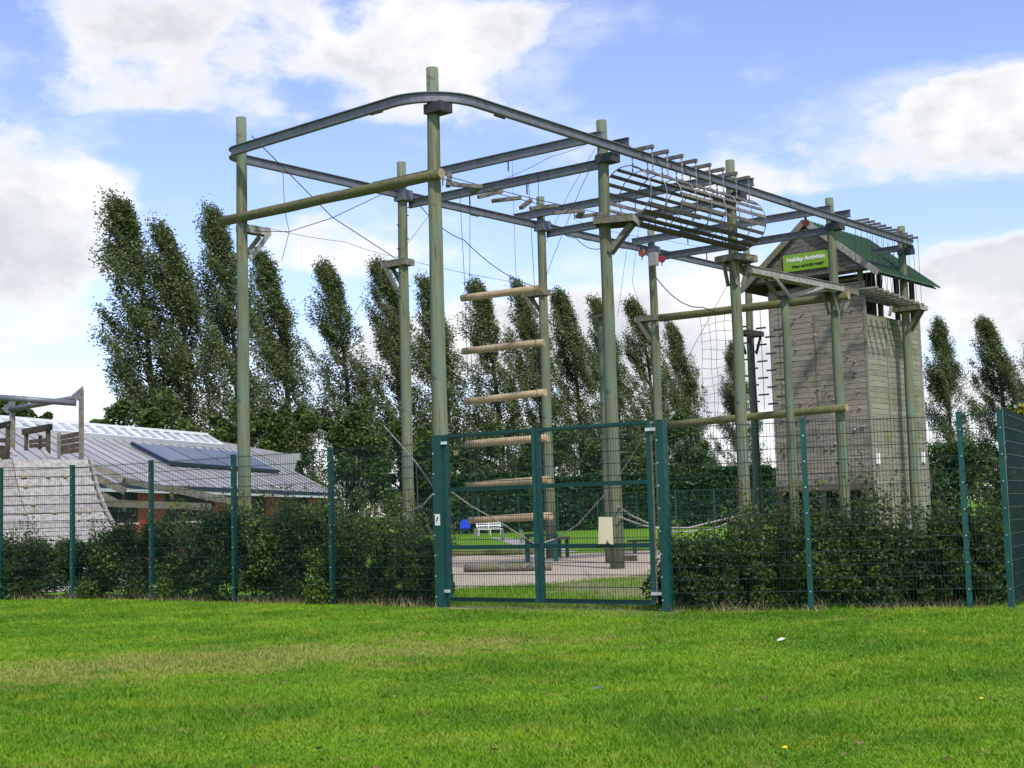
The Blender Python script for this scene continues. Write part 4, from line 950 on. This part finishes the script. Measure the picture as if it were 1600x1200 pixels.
# timber handrail run right of the ramp
oh = empty('timber_handrail', atr(194, 790, 37), 'sloping dark timber handrails right of the ramp, half sunk in the hedge', 'handrail')
for a, b, w_ in (((143, 727), (192, 749), .16), ((148, 745), (196, 768), .2), ((197, 751), (265, 765), .17), ((265, 763), (345, 780), .2), ((150, 768), (190, 790), .18), ((165, 786), (330, 792), .2), ((345, 779), (392, 792), .18)):
    MB().bar(atr(*a, 36.6), atr(*b, 36.9), .07, w_).build('rail', M_deck if w_ > .165 else M_grey, oh)
for x, ya, yb in ((194, 746, 800), (269, 762, 805), (333, 775, 810)): wpost(x, ya, yb, 37.0, .12, M_dark, 'post', oh)

# ------------------------------------------------------------------ things on the lawn behind the gate
def bench(c, L, label):
    o = empty('garden_bench', c, label, 'bench'); u = Vector((.96, .28, 0)).normalized(); b = Vector((-u.y, u.x, 0))
    for k in range(3): MB().box(c+UP*(.55+.17*k)+b*(.22+.05*k), L, .04, .09, u).build('back_slat', M_white, o)
    for k in range(4): MB().box(c+UP*.45+b*(-.22+.13*k), L, .1, .04, u).build('seat_slat', M_white, o)
    for s in (-.5, 0, .5): MB().box(c+u*s*(L-.1)+UP*.48+b*.27, .08, .06, .96, u).build('back_post', M_white, o); MB().box(c+u*s*(L-.1)+UP*.22-b*.22, .07, .07, .44, u).build('leg', M_white, o)
    for s in (-.5, .5): MB().box(c+u*s*(L-.04)+UP*.64, .07, .5, .05, u).build('armrest', M_white, o)
g = gnd(765, 836.5); bench(g, 1.85, 'white slatted garden bench on the back lawn')
g = gnd(727, 837); o = empty('plastic_chair', g, 'bright blue plastic chair left of the white bench', 'chair')
MB().poly([g+Vector((-.36, 0, .55)), g+Vector((.36, 0, .55)), g+Vector((.4, .05, .95)), g+Vector((.2, .08, 1.2)), g+Vector((-.2, .08, 1.2)), g+Vector((-.4, .05, .95))], (0, .06, 0)).build('backrest', M_blue, o); MB().box(g+Vector((0, -.25, .5)), .7, .55, .06).build('seat', M_blue, o)
for a in (-.28, .28):
    for b in (-.45, .0): MB().tube(g+Vector((a, b, 0)), g+Vector((a, b, .5)), .025, .025, 6).build('leg', M_steel, o)
g = gnd(845, 878); o = empty('green_frame', g, 'low dark green metal frame behind the gate centre', 'frame')
for x in (-.42, .5): MB().box(g+Vector((x, 0, .42)), .16, .1, .84).build('leg', M_green, o)
MB().box(g+Vector((.04, 0, .87)), 1.1, .3, .1).build('top', M_green, o); MB().box(g+Vector((.04, 0, .62)), .76, .06, .16).build('panel', M_green, o)
g = gnd(880, 871); o = empty('timber_trestle', g, 'small timber trestle right of the green frame', 'trestle')
for x in (-.12, .15): MB().box(g+Vector((x, 0, .32)), .12, .14, .64).build('leg', M_dark, o)
MB().box(g+Vector((-.02, 0, .69)), .55, .4, .1).build('top', M_deck, o)
g = gnd(1005, 865); o = empty('low_bench', g, 'low dark timber bench beside the right gate leaf', 'bench')
MB().box(g+Vector((.25, 0, .47)), 1.6, .32, .07).build('seat', M_dark, o)
for x in (-.3, .75): MB().box(g+Vector((x, 0, .22)), .13, .2, .44).build('leg', M_deck, o)
g = gnd(980, 877); o = MB().box(g+UP*.09, .62, .25, .18).build('timber_block', M_dark, loc=g); tag(o, 'dark timber block on the gravel right of the barrel pole', 'block')
for i, (a, b, lab) in enumerate((((700, 869), (838, 866), 'mossy edging log along the gravel left of the gate middle'), ((1075, 862), (1200, 868), 'edging log half hidden behind the bush right of the gate'))): log('edging_log', gnd(*a)+UP*.1, gnd(*b)+UP*.1, .12, lab)
for i, (x, y, lab) in enumerate(((743, 843, 'left'), (785, 846, 'middle'), (815, 849, 'right'))): g = gnd(x, y); o = MB().box(g+UP*.35, .16, .16, .7).build('short_post', M_deck, loc=g); tag(o, 'short timber post on the back lawn, %s of three' % lab, 'post', 'short posts on the back lawn')

# ------------------------------------------------------------------ litter and flowers on the lawn
g = gnd(1220, 1005); o = MB().poly([g+Vector((-.045, 0, .03)), g+Vector((-.01, -.03, .035)), g+Vector((.05, 0, .05)), g+Vector((.015, .035, .055))], (0, .004, .01)).build('paper_scrap', M_white, loc=g); tag(o, 'crumpled white paper scrap on the lawn', 'litter')
g = gnd(932, 1081); o = MB().poly([g+Vector((-.04, 0, .03)), g+Vector((.03, -.02, .035)), g+Vector((.04, .02, .045))], (0, .003, .008)).build('paper_scrap', M_steel, loc=g); tag(o, 'pale bluish scrap on the lawn below the gate', 'litter')
for x, y, lab in ((1534, 1106, 'right'), (1227, 1186, 'bottom edge')):
    g = gnd(x, y); o = empty('dandelion', g, 'yellow dandelion in the grass near the %s' % lab, 'flower'); MB().tube(g, g+UP*.07, .003, .003, 5).build('stalk', M_roofg, o); MB().blob(g+UP*.075, .02, .5, 8).build('flower_head', M_yel, o)

def fallen():
    n = 150; Y = 8.8+14*rng.random(n)**1.2; X = (rng.random(n)*2-1)*.38*Y; C = np.stack([X, Y, np.full(n, .035)], 1)
    V, Fq = leaves_np(C, .038, 0, 1.4); V[:, 2] = .03+np.clip(V[:, 2]-.03, -.008, .012)
    tag(mesh_np('fallen_leaves', V, Fq, leafmat('dead_leaf', (.10, .055, .025), (.26, .17, .09), .1, .8)), 'brown fallen leaves scattered over the foreground lawn', 'leaves', kind='stuff')
fallen()
